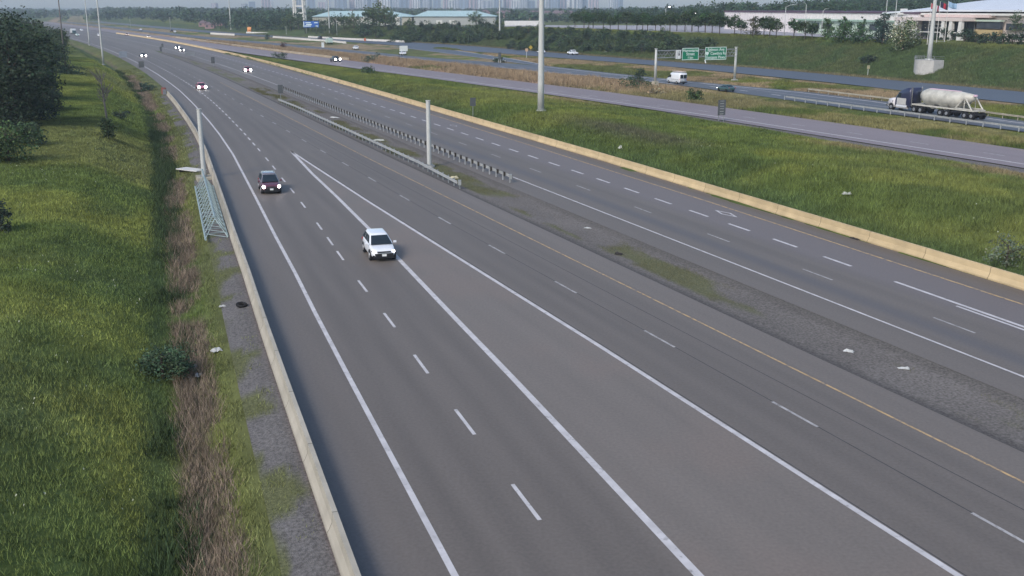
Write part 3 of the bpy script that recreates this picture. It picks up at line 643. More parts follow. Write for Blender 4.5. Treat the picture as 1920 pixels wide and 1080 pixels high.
post_sign('thin pale double sign post right of the far high mast', at(937, 118), ROT + R(90), 1.0, 2.2, 2.2, M_SBACK, posts=2, pm=M_SWHITE)
# lattice tower
x_, y_, z_ = at(563, 49); t = thing('lattice_tower', 'white lattice tower rising beside the blue sign', 'tower', (x_, y_, z_))
mb = MB(); hw = 3.3
for sx, sy in ((-1, -1), (1, -1), (1, 1), (-1, 1)): MB().tube((sx * hw, sy * hw, 0), (sx * hw * .85, sy * hw * .85, 45), .75, .7, 8).build('leg', M_CONCW, t)
for k in range(9):
    z = 4 + k * 4.6; q = hw * (1 - .15 * z / 45); mb = MB()
    mb.loft([[(sx * q * f, sy * q * f, z + dz) for sx, sy in ((-1, -1), (1, -1), (1, 1), (-1, 1))] for f, dz in ((1.06, -.4), (1.06, .4), (.9, .4), (.9, -.4), (1.06, -.4))], caps=False)
    mb.build('cross_brace', M_CONCW, t)

# ------------------------------------------------------------------ buildings
M_CREAM = mat('cream_cladding', (.56, .49, .46), .8, var=.05, scale=.2)
M_WCLAD = mat('white_cladding', (.66, .62, .62), .8, var=.05, scale=.15)
M_ROOF = mat('pale_blue_metal_roof', (.60, .63, .67), .5, var=.05, scale=.2)
M_ROOFT = mat('teal_metal_roof', (.42, .56, .55), .6, var=.08, scale=.1)
M_GREENISH = mat('pale_green_cladding', (.42, .50, .42), .8, var=.05, scale=.3)
M_DGLASS = mat('dark_window_glass', (.05, .06, .075), .12, spec=.6, var=.3, scale=.3)
M_PURP = mat('dark_roof_trim', (.09, .055, .085), .8)
# arena: local x down the road, y away, z up from the plateau
ax_, ay_ = ST(269, 240); az = 7.85
AR = thing('arena', 'large arena with pale blue curved roof and columned entrance portico', 'arena', (ax_, ay_, az), ROT)
AL, AD = 104.0, 60.0
MB().box((AL / 2 - 2, AD / 2, 3.7), (AL + 3.0, AD - 1, 7.6)).build('wall', M_CREAM, AR)
nx, ny = 53, 24; V = []
for k in range(nx):
    for j in range(ny):
        x = -5.5 + (AL + 6.7) * k / (nx - 1); y = -1.5 + (AD + 3) * j / (ny - 1)
        e = min(1, max(0, (x + 7.5) / 28)); e2 = min(1, max(0, (AL + 1.2 - x) / 24)); r = math.sin(e * math.pi / 2) * math.sin(e2 * math.pi / 2)
        V.append((x, y, 7.7 + r * (1.0 + 3.4 * math.sin(math.pi * j / (ny - 1)))))
V = np.array(V); low = V.copy(); low[:, 2] -= .5; F = [tuple(f) for f in grid_faces(nx, ny)]; n_ = nx * ny
F += [tuple(n_ + i for i in f[::-1]) for f in F]
idx = np.arange(n_).reshape(nx, ny); bd = list(idx[:, 0]) + list(idx[-1, 1:]) + list(idx[-2::-1, -1]) + list(idx[0, -2:0:-1])
for a, b in zip(bd, bd[1:] + bd[:1]): F.append((a, n_ + a, n_ + b, b))
mesh_np('roof', np.concatenate([V, low]), F, M_ROOF, AR, smooth=False)
MB().box((AL / 2, -1.55, 7.45), (AL - 3, .3, .6)).build('fascia', M_CONCW, AR)
MB().box((20, -3.4, 6.0), (27.5, 6.8, .95)).build('portico_roof', M_CREAM, AR, bevel=.05)
MB().box((26.5, -1.2, 6.95), (25, 2.4, .8)).build('upper_band', mat('pink_stone', (.58, .46, .43), .8), AR)
MB().box((20, -.56, 3.2), (25, .1, 4.4)).build('glazing', M_DGLASS, AR)
g = MB()
for k in range(9): g.box((8 + k * 3.05, -.64, 3.2), (.16, .08, 4.4))
g.build('mullions', M_GREY, AR)
for x in (7.2, 13.9, 26.3, 29.3, 32.9): MB().box((x, -6.2, 2.75), (1.5, 1.3, 5.5), taper=.72).build('column', M_CONCW, AR)
MB().box((20, -6.7, 2.35), (28, .18, .22)).build('railing', M_CONCW, AR)
MB().box((38.2, -1.0, 4.5), (8.6, .9, 1.9)).build('window', M_DGLASS, AR)
MB().box((38.2, -1.3, 2.3), (8.8, 1.6, 1.9)).build('lower_wall', M_BEIGE, AR)
MB().box((38.2, -1.2, 5.75), (9.2, 1.4, .5)).build('window_hood', M_GREENISH, AR)
for k in range(4): MB().box((47 + k * 9, -.6, 4.2), (6.5, .25, 1.8)).build('window', M_DGLASS, AR)
for k in range(2): MB().box((17.6 + k * .2, -.7, 4.6 - k * 1.2), (5.4 - k * 1.6, .06, .7)).build('lettering_band', M_CONCW, AR)
# flagpoles
def flagpole(lab, px, cols, ph):
    x, y, _ = at_dist(px, 76, 283); z = zt(x, y); t = thing('flagpole', lab, 'flagpole', (x, y, z), R(10))
    MB().tube((0, 0, 0), (0, 0, 10.8), .09, .05, 8).build('pole', M_CONCW, t)
    nx, ny = 15, 5; V = []
    for k in range(nx):
        for j in range(ny):
            u_ = k / (nx - 1); V.append((.1 + u_ * 2.4, .28 * math.sin(u_ * 7 + ph) * u_, 10.6 - 1.4 * (1 - j / (ny - 1)) - .65 * u_ + .1 * math.sin(u_ * 5 + ph)))
    G = grid_faces(nx, ny); nq = len(cols)
    for q, m in enumerate(cols):
        sel = [tuple(f) for f in G if q * (nx - 1) / nq <= f[0] // ny < (q + 1) * (nx - 1) / nq]
        o = mesh_np('flag' if q == 0 else 'flag_band', np.array(V), sel, m, t, smooth=True)
        so_ = o.modifiers.new('thick', 'SOLIDIFY'); so_.thickness = .02
    return t
M_RED = mat('flag_red', (.50, .04, .06), .8); M_FW = mat('flag_white', (.75, .73, .75), .8); M_FD = mat('flag_dark', (.03, .03, .06), .8); M_FB = mat('flag_blue', (.30, .45, .62), .8)
flagpole('flagpole with red and white flag before the arena entrance', 1739, [M_RED, M_FW, M_RED], .3)
flagpole('flagpole with dark and red flag, middle of the three by the arena', 1756, [M_FD, M_RED, M_FD], 1.6)
flagpole('flagpole with pale blue flag, nearest the arena portico', 1771, [M_FB], 2.4)
# white flat-roofed building
wx, wy = 90.0, 455.0; ex, ey = 124.0, 328.0; WL = math.hypot(ex - wx, ey - wy); wr = math.atan2(ey - wy, ex - wx)
WB = thing('flat_building', 'long white flat roofed building with dark roof trim behind the tree row', 'building', (wx, wy, 7.8), wr)
MB().box((WL / 2, 20, 3.7), (WL, 40, 7.6)).build('wall', M_WCLAD, WB)
MB().box((WL / 2, 22, 7.75), (WL + .6, 44.8, .5)).build('roof_trim', M_PURP, WB)
r_ = MB()
for k in range(60): r_.box((1 + k * WL / 60, -.05, 3.9), (.12, .14, 7.0))
r_.build('cladding_ribs', mat('cladding_rib', (.58, .55, .56), .8), WB)
def wpos(px):       # distance along that facade for a photo column
    k = (px - 960) / FPX / _c * 1.0; k = (px - 960) / (FPX * .97)
    lo, hi = 0, WL
    for _ in range(40):
        m_ = (lo + hi) / 2; x = wx + (ex - wx) * m_ / WL; y = wy + (ey - wy) * m_ / WL
        if x / y < k: lo = m_
        else: hi = m_
    return lo
x0, x1 = wpos(1482), wpos(1640)
MB().box(((x0 + x1) / 2, -2.0, 2.5), (x1 - x0, 4, 5.0)).build('entrance_block', M_GREENISH, WB)
MB().box(((x0 + x1) / 2, -2.4, 5.15), (x1 - x0 + 1, 5.4, .5)).build('canopy', mat('canopy_green', (.30, .42, .34), .7), WB)
for a, b in ((1484, 1497), (1507, 1520), (1524, 1542), (1556, 1568), (1592, 1602), (1610, 1624)):
    a, b = wpos(a), wpos(b); MB().box(((a + b) / 2, -4.03, 3.2), (b - a, .1, 1.9)).build('window', M_DGLASS, WB)
for k in range(7): MB().box((x1 - 6 + k * 4.6, 6 + (k % 3) * 3, 8.5), (1.6, 1.6, 1.0)).build('rooftop_unit', M_CONCW, WB)
# distant warehouses
def warehouse(label, px0, px1, dist, ybase, wall, wings):
    x0, y0, _ = at_dist(px0, 30, dist); x1, _, _ = at_dist(px1, 30, dist); Lw = x1 - x0; zb = zt((x0 + x1) / 2, dist)
    t = thing('warehouse', label, 'warehouse', (x0, dist, zb), 0); dp = 46; e = 6.2; rh = 4.0; hi = min(10, Lw * .14)
    MB().box((Lw / 2, dp / 2, e / 2), (Lw, dp, e)).build('wall', wall, t)
    MB().add([(-1, -1, e), (Lw + 1, -1, e), (Lw + 1, dp + 1, e), (-1, dp + 1, e), (hi, dp / 2, e + rh), (Lw - hi * 1.8, dp / 2, e + rh)], [(3, 2, 1, 0), (0, 1, 5, 4), (1, 2, 5), (2, 3, 4, 5), (3, 0, 4)]).build('roof', M_ROOFT, t)
    for k in range(wings): MB().box((Lw * (.15 + .16 * k), -.05, 1.8), (4.5, .2, 3.4)).build('loading_door', M_CONCW, t)
    return t
warehouse('far warehouse with pale teal roof behind conifers, left of its twin', 586, 772, 800, 43, mat('warehouse_cream', (.40, .38, .33), .9), 5)
warehouse('far warehouse with pale teal roof, right of its twin', 776, 929, 790, 43, mat('warehouse_grey', (.36, .37, .36), .9), 3)
x_, y_, z_ = at_dist(835, 30, 770)
o = MB().box((0, 0, 3), (26, 12, 6)).build('annex', M_CONCW); o.location = (x_ - 45, y_, zt(x_ - 45, y_)); tag(o, 'white windowless annex between the two teal roofed warehouses', 'annex')
# pale low block left of the tree row, houses among the far trees
x_, y_, z_ = at(983, 48)
o = MB().box((0, 0, 1.4), (24, 10, 2.8)).build('storage_shed', M_CONCW); o.location = (x_, y_, z_); tag(o, 'low white shed at the field edge left of the tall mast', 'shed')
M_BRICK = mat('house_brick', (.30, .18, .17), .9, var=.1); M_HROOF = mat('house_roof', (.16, .12, .13), .9, var=.1)
def house(label, px, dist, wd, ht, wall=M_BRICK, grp='brick houses among the far trees'):
    x, y, _ = at_dist(px, 20, dist); t = thing('house', label, 'house', (x, y, zt(x, y)), R(rng.uniform(-15, 15)), grp)
    MB().box((0, 0, ht / 2), (wd, wd * .7, ht)).build('wall', wall, t)
    MB().add([(-wd * .54, -wd * .4, ht), (wd * .54, -wd * .4, ht), (wd * .54, wd * .4, ht), (-wd * .54, wd * .4, ht), (-wd * .2, 0, ht + wd * .28), (wd * .2, 0, ht + wd * .28)], [(3, 2, 1, 0), (0, 1, 5, 4), (1, 2, 5), (2, 3, 4, 5), (3, 0, 4)]).build('roof', M_HROOF, t)
    for k in (-.28, .28): MB().box((wd * k, -wd * .355, ht * .6), (1.6, .1, 1.5)).build('window', M_DGLASS, t)
    return t
for px, d in ((1000, 1250), (1012, 1270), (1026, 1240), (1044, 1290), (1056, 1260), (1068, 1235), (940, 1300), (952, 1280), (890, 1500), (910, 1480), (860, 1500), (800, 1600), (712, 1500), (688, 1520), (660, 1500)):
    house('small brick house half hidden among the far trees under the skyline', px, d, 13, 7)
for px, d in ((392, 830), (402, 860), (412, 850), (380, 870)):
    house('reddish low building at the roadside far left of the orange truck', px, d, 7, 3, mat('house_pink', (.30, .19, .19), .9), 'reddish roadside buildings far away')
# skyline towers
TONES = [mat('tower_grey', (.36, .38, .42), .8, var=.1, scale=.05), mat('tower_blue', (.22, .28, .36), .7, var=.1, scale=.05), mat('tower_pink', (.48, .38, .40), .8, var=.1, scale=.05), mat('tower_white', (.62, .62, .62), .8, var=.1, scale=.05)]
M_TWIN = mat('tower_glass_band', (.16, .2, .25), .4)
rt = random.Random(3)
spec = [(458, 9, 7), (472, 11, 3), (498, 16, -3), (508, 6, -8), (556, 14, -2), (583, 14, -8), (606, 16, 4), (616, 10, -4)]
x = 632
while x < 1116:
    wd = rt.uniform(9, 17); spec.append((x, wd, rt.choice((-12, -10, -8, -5, -2, 1)))); x += wd * rt.uniform(.75, 1.35)
spec += [(1146, 9, -2), (1156, 8, -6), (1164, 7, 0), (402, 10, 6), (1888, 22, 1), (1868, 12, 3)]
proto = {}
for i, (px, wd, ytop) in enumerate(spec):
    dist = rt.uniform(3300, 4100); x, y, zt_ = at_dist(px, ytop, dist); W_ = wd / FPX * dist; H_ = zt_ + 2
    t = thing('apartment_tower', 'hazy pale apartment tower in the skyline beyond the far woods', 'tower', (x, y, -2), R(rt.uniform(-20, 20)), 'hazy towers of the far skyline')
    MB().box((0, 0, H_ / 2), (W_, W_ * .8, H_)).build('wall', TONES[i % 4], t)
    mb = MB(); nb = rt.choice((2, 3))
    for k in range(nb): mb.box((W_ * (-.5 + (k + .5) / nb), -W_ * .405, H_ * .5), (W_ * .42 / nb, .8, H_ * .94))
    mb.build('window_bay', M_TWIN, t)

# ------------------------------------------------------------------ vegetation
def leaf_cloud(blobs, n, size, base, clump=18, spread=.28, var=.30, flat=.0, seed=1):
    r = np.random.default_rng(seed); V = []; T = []
    w_ = np.array([b[3] * b[4] * b[5] for b in blobs]) ** .75; w_ = w_ / w_.sum()
    nc = max(3, n // clump); bi = r.choice(len(blobs), nc, p=w_); B = np.array(blobs)[bi]
    dd = r.normal(size=(nc, 3)); dd /= np.linalg.norm(dd, axis=1)[:, None]; rad = r.uniform(.35, 1.0, nc) ** .55
    C = B[:, :3] + dd * rad[:, None] * B[:, 3:6]
    ct = 1 + var * r.normal(size=nc)
    ci = r.integers(0, nc, n); rr = np.mean(B[ci][:, 3:6], axis=1)
    P = C[ci] + r.normal(size=(n, 3)) * (rr * spread)[:, None] * np.array([1, 1, .7])
    a = r.normal(size=(n, 3)); a[:, 2] *= .6; a /= np.linalg.norm(a, axis=1)[:, None]
    b = np.cross(a, r.normal(size=(n, 3))); b /= np.linalg.norm(b, axis=1)[:, None]
    s1 = size * r.uniform(.6, 1.35, n)[:, None]; s2 = s1 * r.uniform(.45, .8, n)[:, None]
    V = np.stack([P - a * s1 * .5, P + b * s2 * .5, P + a * s1 * .5, P - b * s2 * .5], 1).reshape(-1, 3)
    base = np.array(base) * 1.45; tn = np.clip(ct[ci] * r.uniform(.75, 1.25, n), .35, 2.2)[:, None] * np.array(base) * (1 + .12 * r.normal(size=(n, 3)) * np.array([1, .4, .6]))
    return V, np.arange(n * 4).reshape(n, 4), np.repeat(np.clip(tn, .004, 1), 4, 0)
def crown(parent, blobs, n, size, base, name='crown', **k):
    V, F, T = leaf_cloud(blobs, n, size, base, **k); return mesh_np(name, V, F, M_LEAF, parent, tone=T)
def trunk(parent, h, r, limbs=5, spread=1.5, seed=0, m=None, lean=0.0):
    q = random.Random(seed); mb = MB(); mb.tube((0, 0, -.3), (lean * .5, 0, h * .5), r, r * .75, 8).tube((lean * .5, 0, h * .5), (lean, 0, h), r * .75, r * .3, 8)
    for k in range(limbs):
        z0 = h * q.uniform(.35, .85); a = q.uniform(0, 6.28); l = spread * q.uniform(.6, 1.1)
        mb.tube((lean * z0 / h, 0, z0), (lean * z0 / h + math.cos(a) * l, math.sin(a) * l, z0 + l * q.uniform(.4, 1.0)), r * .4, r * .12, 6)
    return mb.build('trunk', m or M_BARK, parent)
TG = (.034, .066, .024)
def tree_proto(name, label, cat, h, wd, seed, n=1400, base=TG, size=.5, stem=.3, group=None, loc=(0, 0, -500), blobs=None, m=None, k=9):
    t = thing(name, label, cat, loc, 0, group); q = random.Random(seed)
    if blobs is None:
        blobs = [(0, 0, h * (stem + .38 * (1 - stem)), wd * .40, wd * .40, h * (1 - stem) * .40), (0, 0, h * (stem + .66 * (1 - stem)), wd * .28, wd * .28, h * (1 - stem) * .33)]
        for j in range(k):
            a = q.uniform(0, 6.28); rr = wd * q.uniform(.16, .40); z = h * (stem + (1 - stem) * q.uniform(.12, .82)); s = wd * q.uniform(.13, .22) * (1.25 - .5 * z / h)
            blobs.append((rr * math.cos(a), rr * math.sin(a), z, s, s, s * .8))
    trunk(t, h * .75, max(.07, wd * .03), 5, wd * .3, seed, m); crown(t, blobs, n, size, base, seed=seed); return t
# row of trees on the plateau
row = [tree_proto('street_tree', 'round dark green tree in the row along the plateau edge', 'tree', 7.6, 6.2, 11 + i, 1300, (.024 + .005 * (i % 2), .042 + .005 * (i % 3), .016), .55, .40, 'trees in the row on the plateau edge', blobs=None) for i in range(4)]
used = 0; rq = random.Random(5)
for px, py, sc in [(1078, 51, 1.0), (1095, 52, 1.0), (1104, 53, .95), (1112, 52, 1.05), (1131, 54, 1.1), (1144, 55, .95), (1159, 55, 1.1), (1175, 56, 1.12), (1194, 57, 1.1), (1205, 56, .95), (1214, 57, 1.1), (1229, 57, 1.0), (1239, 58, 1.15), (1256, 58, 1.05), (1269, 58, 1.1), (1284, 59, 1.0), (1297, 59, 1.15), (1309, 60, .9), (1322, 60, 1.05), (1335, 61, .95), (1349, 64, 1.12), (1377, 65, 1.1), (1389, 66, .85), (1432, 67, .9), (1443, 69, .95), (1455, 70, .92), (1488, 72, .92), (1509, 74, .85), (1522, 74, .9)]:
    x, y, z = at(px, py + 1.0); src = row[used % 4]; args = ((x, y, z), rq.uniform(0, 6.28))
    k = sc * rq.uniform(.85, 1.1)
    if used < 4: src.location = args[0]; src.rotation_euler = (0, 0, args[1]); src.scale = (k, k, k * .92)
    else: copy_tree(src, *args, scale=(k, k, k * .92))
    used += 1
# individual trees near the arena
def conic(h, wd, seed, tiers=7):
    q = random.Random(seed); b = []
    for k in range(tiers):
        f = k / (tiers - 1); z = h * (.16 + .80 * f); r = wd * .5 * (1 - .85 * f)
        for j in range(3 if f < .8 else 1):
            a = q.uniform(0, 6.28); b.append((math.cos(a) * r * .35, math.sin(a) * r * .35, z, r * .75, r * .75, h * .09))
    return b
def place(t, px, py, rz=0, dz=0, sc=None):
    x, y, z = at(px, py); t.location = (x, y, z + dz); t.rotation_euler = (0, 0, rz)
    if sc: t.scale = sc
    return t
place(tree_proto('pine_tree', 'slim brownish pine in the gap right of the tree row, before the white wall', 'tree', 9.0, 6.0, 41, 1100, (.050, .052, .030), .45, blobs=conic(9.0, 6.6, 4)), 1411, 69.5)
place(tree_proto('pine_tree', 'narrow upright tree before the green entrance block of the white building', 'tree', 8.6, 4.6, 42, 1100, (.036, .062, .024), .45, blobs=conic(8.6, 5.2, 5)), 1550, 73)
place(tree_proto('pine_tree', 'wide pyramid shaped green tree in front of the white building', 'tree', 9.4, 8.2, 43, 1800, (.032, .066, .022), .5, blobs=conic(9.4, 8.6, 6)), 1581, 79.5)
place(tree_proto('pine_tree', 'pyramid shaped tree beside the kerb, right of the widest one', 'tree', 7.2, 7.0, 44, 1500, (.034, .064, .028), .5, blobs=conic(7.2, 7.4, 7)), 1615, 80.5)
place(tree_proto('spruce_tree', 'tall dark blue green evergreen beside the flowering tree', 'tree', 10.2, 9.0, 45, 2400, (.020, .036, .026), .5, blobs=conic(10.4, 9.6, 8)), 1654, 83)
t = place(tree_proto('flowering_tree', 'big bushy tree with pale flower clusters left of the concrete block', 'tree', 8.8, 8.6, 46, 3600, (.060, .082, .034), .42, .05), 1692, 95)
V, F, T = leaf_cloud([(0, 0, 4.4, 3.9, 3.9, 3.7), (1, .5, 6, 2.6, 2.6, 2.4), (-1.5, -.8, 5.2, 2.4, 2.4, 2.4)], 900, .34, (.34, .34, .24), clump=9, seed=99); mesh_np('blossom', V, F, M_LEAF, t, tone=T)
place(tree_proto('garden_tree', 'light green young tree at the right edge of the arena front', 'tree', 8.4, 4.4, 47, 900, (.050, .070, .040), .4), 1902, 80)
sh = tree_proto('shrub', 'clipped shrub in the planting bed before the arena entrance', 'shrub', 2.6, 4.2, 48, 500, (.024, .040, .024), .4, .02, 'shrubs before the arena entrance')
for i, (px, py, k) in enumerate([(1742, 74, 1.0), (1757, 74, 1.25), (1772, 75, 1.3), (1786, 76, 1.1), (1808, 78, 1.35), (1821, 79, 1.15), (1845, 84, 1.1), (1862, 84, 1.2), (1880, 85, 1.2), (1898, 86, 1.1), (1913, 86, 1.2), (1829, 80, .9)]):
    o = sh if i == 0 else copy_tree(sh); place(o, px, py, i * 1.3, sc=(k, k, k))
# thicket of bushes on the embankment
bp_ = [tree_proto('bush', 'dark green bush in the dense thicket on the far embankment', 'bush', 4.2, 6.0, 60 + i, 900, ((.026, .042, .021), (.034, .052, .021), (.025, .040, .025), (.040, .056, .023), (.030, .046, .020))[i], .5, .02, 'bushes in the thicket on the far embankment', k=7) for i in range(5)]
q = random.Random(21); nb = 0
def add_bush(px, py, k):
    global nb
    x, y, z = at(px, py); src = bp_[nb % 5] if nb >= 5 else bp_[nb]
    o = src if nb < 5 else copy_tree(src)
    o.location = (x, y, z - .25); o.rotation_euler = (0, 0, q.uniform(0, 6.28)); o.scale = (k, k, k * q.uniform(.8, 1.05)); nb += 1
for (x0, x1, step, f) in ((742, 905, 11, lambda x: (50 + (x - 742) * .02, 78 + (x - 742) * .02)), (905, 955, 13, lambda x: (52, 74)), (958, 1345, 12.5, lambda x: (56 + (x - 958) * .055, 94 + (x - 958) * .018))):
    x = x0
    while x < x1:
        a, b = f(x); tap = 1.0 if x < 1230 else max(.25, 1 - (x - 1230) / 150)
        yy = b
        while yy > a + (b - a) * (1 - tap) * .6:
            add_bush(x + q.uniform(-6, 6), yy + q.uniform(-2, 2), q.uniform(.62, 1.15) * (1.25 if x < 905 else 1.0)); yy -= 10.5
        x += step
# conifers and trees in front of the warehouses and by the far road
cf = [tree_proto('conifer', 'dark narrow conifer in front of the far warehouses', 'tree', 12, 5, 80 + i, 500, (.022, .038, .024), .8, blobs=conic(12, 5.4, 80 + i), group='conifers before the far warehouses') for i in range(2)]
for i, (px, py, k) in enumerate([(665, 45, 1.0), (672, 46, .8), (684, 45, 1.15), (655, 45, .9), (776, 44, 1.0), (797, 42, 1.2), (742, 42, 1.1), (750, 42, 1.05), (780, 42, .7), (640, 46, .9), (811, 41, .7)]):
    o = cf[i] if i < 2 else copy_tree(cf[i % 2]); place(o, px, py + 2, i, sc=(k, k, k))
bt = [tree_proto('broad_tree', 'broad dark tree among the scrub below the far warehouses', 'tree', 9, 11, 90 + i, 900, (.026 + .008 * i, .044 + .009 * i, .022), .8, .12, 'broad trees below the far warehouses') for i in range(3)]
for i, (px, py, k) in enumerate([(628, 56, 1.0), (645, 56, .9), (663, 54, 1.0), (598, 57, .8), (700, 56, 1.35), (712, 52, 1.6), (690, 68, .9), (705, 72, .75), (722, 52, 1.2), (610, 57, .7), (573, 63, .5), (593, 64, .5), (605, 64, .35), (623, 66, .5), (735, 50, 1.0), (684, 69, 1.0), (665, 66, .35), (842, 46, .9), (858, 45, 1.0), (875, 46, .9), (893, 47, 1.1), (585, 57, .8), (560, 56, 1.0), (545, 57, 1.1)]):
    o = bt[i] if i < 3 else copy_tree(bt[i % 3]); place(o, px, py, i * 2.1, sc=(k, k, k))
# left bank: big tree, bushes, dead sapling, round shrub
BIG = tree_proto('broad_tree', 'large dark leafy tree at the left edge of the grass bank', 'tree', 14.5, 12, 120, 9000, (0.0187, 0.0302, 0.0173), .40, .06, k=22)
BIG.location = (*[a for a in at(32, 236)[:2]], at(32, 236)[2]); 
o = tree_proto('broad_tree', 'dark leafy tree behind the largest one, left edge', 'tree', 13, 11, 121, 6000, (0.0202, 0.0317, 0.0187), .42, .06, k=18); place(o, 8, 188)
o = tree_proto('broad_tree', 'mid green tree right behind the largest one on the bank', 'tree', 11, 10, 122, 4500, (0.0259, 0.0418, 0.0180), .45, .05, k=16); place(o, 60, 160)
lt = [tree_proto('broad_tree', 'dark bushy tree in the line beside the wooden utility pole', 'tree', 8.5, 10, 130 + i, 2600, (.021 + .005 * i, .035 + .006 * i, .020), .5, .03, 'bushy trees along the left bank near the utility pole', k=12) for i in range(3)]
for i, (px, py, k) in enumerate([(100, 128, .8), (84, 138, .95), (110, 113, .8), (92, 108, 1.0), (72, 112, 1.1), (104, 100, .9), (50, 104, 1.2), (86, 96, 1.0), (60, 92, 1.1), (30, 98, 1.3), (8, 110, 1.4), (40, 88, 1.2), (15, 90, 1.3), (100, 90, .8), (112, 88, .75), (20, 150, 1.0), (70, 128, .9)]):
    o = lt[i] if i < 3 else copy_tree(lt[i % 3]); place(o, px, py, i * 1.7, sc=(k, k, k))
o = tree_proto('bush', 'low spreading dark bush on the bank below the utility pole', 'bush', 1.9, 9.5, 140, 1800, (.020, .038, .022), .4, .0, k=9); place(o, 126, 139, R(-30), sc=(1.1, .55, .85))
o = tree_proto('bush', 'round bright topped bush at the left edge below the big tree', 'bush', 4.2, 6.4, 141, 3200, (.038, .062, .024), .28, .0, k=10); place(o, 17, 303)
o = tree_proto('bush', 'grey green bush behind the round one below the big tree', 'bush', 2.8, 5.0, 142, 1800, (.030, .048, .026), .28, .0, k=8); place(o, 52, 272)
o = tree_proto('bush', 'small dark bush cut off by the left edge of the picture', 'bush', 2.2, 1.9, 143, 900, (.026, .038, .026), .2, .0, k=6); place(o, 4, 434)
o = tree_proto('shrub', 'round dark shrub in front of the bare sapling on the bank', 'shrub', 2.9, 2.3, 144, 1500, (.030, .046, .020), .24, .02, k=6); place(o, 203, 262)
o = tree_proto('bush', 'leafy green bush at the ditch edge near the bottom left', 'bush', 2.0, 3.2, 145, 2600, (.036, .060, .032), .16, .0, k=9); place(o, 306, 708, sc=(1, 1, .85))
o = tree_proto('bush', 'silvery grey green bush behind the beige wall at right', 'bush', 2.6, 3.0, 146, 900, (.066, .082, .056), .16, .0, k=9); x_, y_, z_ = at(1886, 500); o.location = (x_, y_, z_ - .2)
o = tree_proto('shrub', 'small dark shrub behind the sapling near the ditch', 'shrub', 1.5, 3.4, 147, 700, (.026, .040, .026), .25, .0); place(o, 226, 226)
o = tree_proto('shrub', 'blue green shrub in the ditch weeds left of the crash cushion', 'shrub', 1.8, 4.0, 148, 900, (.030, .050, .034), .3, .0); place(o, 281, 172)
ub = tree_proto('bush', 'dark undergrowth bush beneath the large tree at the left edge', 'bush', 4.4, 6.5, 150, 2200, (.019, .031, .018), .36, .0, 'undergrowth beneath the large left tree', k=9)
for i, (px, py, k) in enumerate([(24, 238, 1.0), (62, 226, .95), (84, 206, .8), (44, 214, 1.15), (4, 220, 1.2), (74, 184, 1.0)]):
    o = ub if i == 0 else copy_tree(ub); place(o, px, py, i * 1.9, sc=(k, k, k))
t = thing('dead_sapling', 'bare leafless sapling standing on the grass bank', 'tree', at(201, 226)); t.scale = (1.35, 1.35, 1.3); q2 = random.Random(4); mb = MB()
mb.tube((0, 0, -.1), (-.15, 0, 2.6), .13, .09, 8)
for k in range(26):
    z0 = q2.uniform(1.8, 4.6); a = q2.uniform(0, 6.28); l = q2.uniform(.5, 1.5); p0 = (-.15 - .04 * (z0 - 2.6), 0, z0)
    p1_ = (p0[0] + math.cos(a) * l * .75, math.sin(a) * l * .75, z0 + l * .8); mb.tube(p0, p1_, .045, .015, 5)
    for j in range(4):
        f = q2.uniform(.3, 1); b = a + q2.uniform(-1, 1); m0 = [p0[i] + (p1_[i] - p0[i]) * f for i in range(3)]; mb.tube(m0, (m0[0] + math.cos(b) * .35, m0[1] + math.sin(b) * .35, m0[2] + .55), .022, .010, 4)
mb.tube((-.15, 0, 2.6), (-.3, 0, 5.4), .09, .02, 7).build('trunk', M_BARKG, t)
# shrubs along the verges
for lab, px, py, h, wd, base in [('grey green bush beside the pinkish road near the dark pickup', 698, 117, 2.6, 7.0, (.060, .080, .055)), ('round green bush on the verge of the beige wall far up the road', 522, 112, 2.8, 6.0, (.040, .062, .034)), ('small dark red shrub on the tan reeds left of the dark pickup', 532, 93, 3.4, 3.2, (.055, .030, .026)), ('dark green scrub at the foot of the left gantry post', 1197, 166, 2.6, 9.0, (.026, .044, .020)), ('taller dark shrub beside the left gantry post', 1199, 160, 4.2, 2.8, (.026, .044, .030)), ('dark spiky shrub in the grass left of the two post sign', 1301, 190, 2.6, 3.4, (.034, .054, .020)), ('tan leafless brush right of the dead shrub by the gantry', 1230, 178, .9, 5, (.14, .12, .07)), ('dark clump of weeds on the mound above the beige wall', 690, 139, 1.8, 5, (.030, .050, .024)), ('small dark bush on the far road gore beside two post sign', 935, 117, 1.6, 4, (.035, .05, .03)), ('dark round bush on the green verge of the far road', 502, 74, 3.0, 3.4, (.03, .05, .03)), ('dark weed clump on the grassy bank left of concrete block', 1628, 120, 2.6, 5, (.022, .036, .022))]:
    o = tree_proto('bush', lab, 'bush', h, wd, px, 800, base, .35, .0, k=8); place(o, px, py)
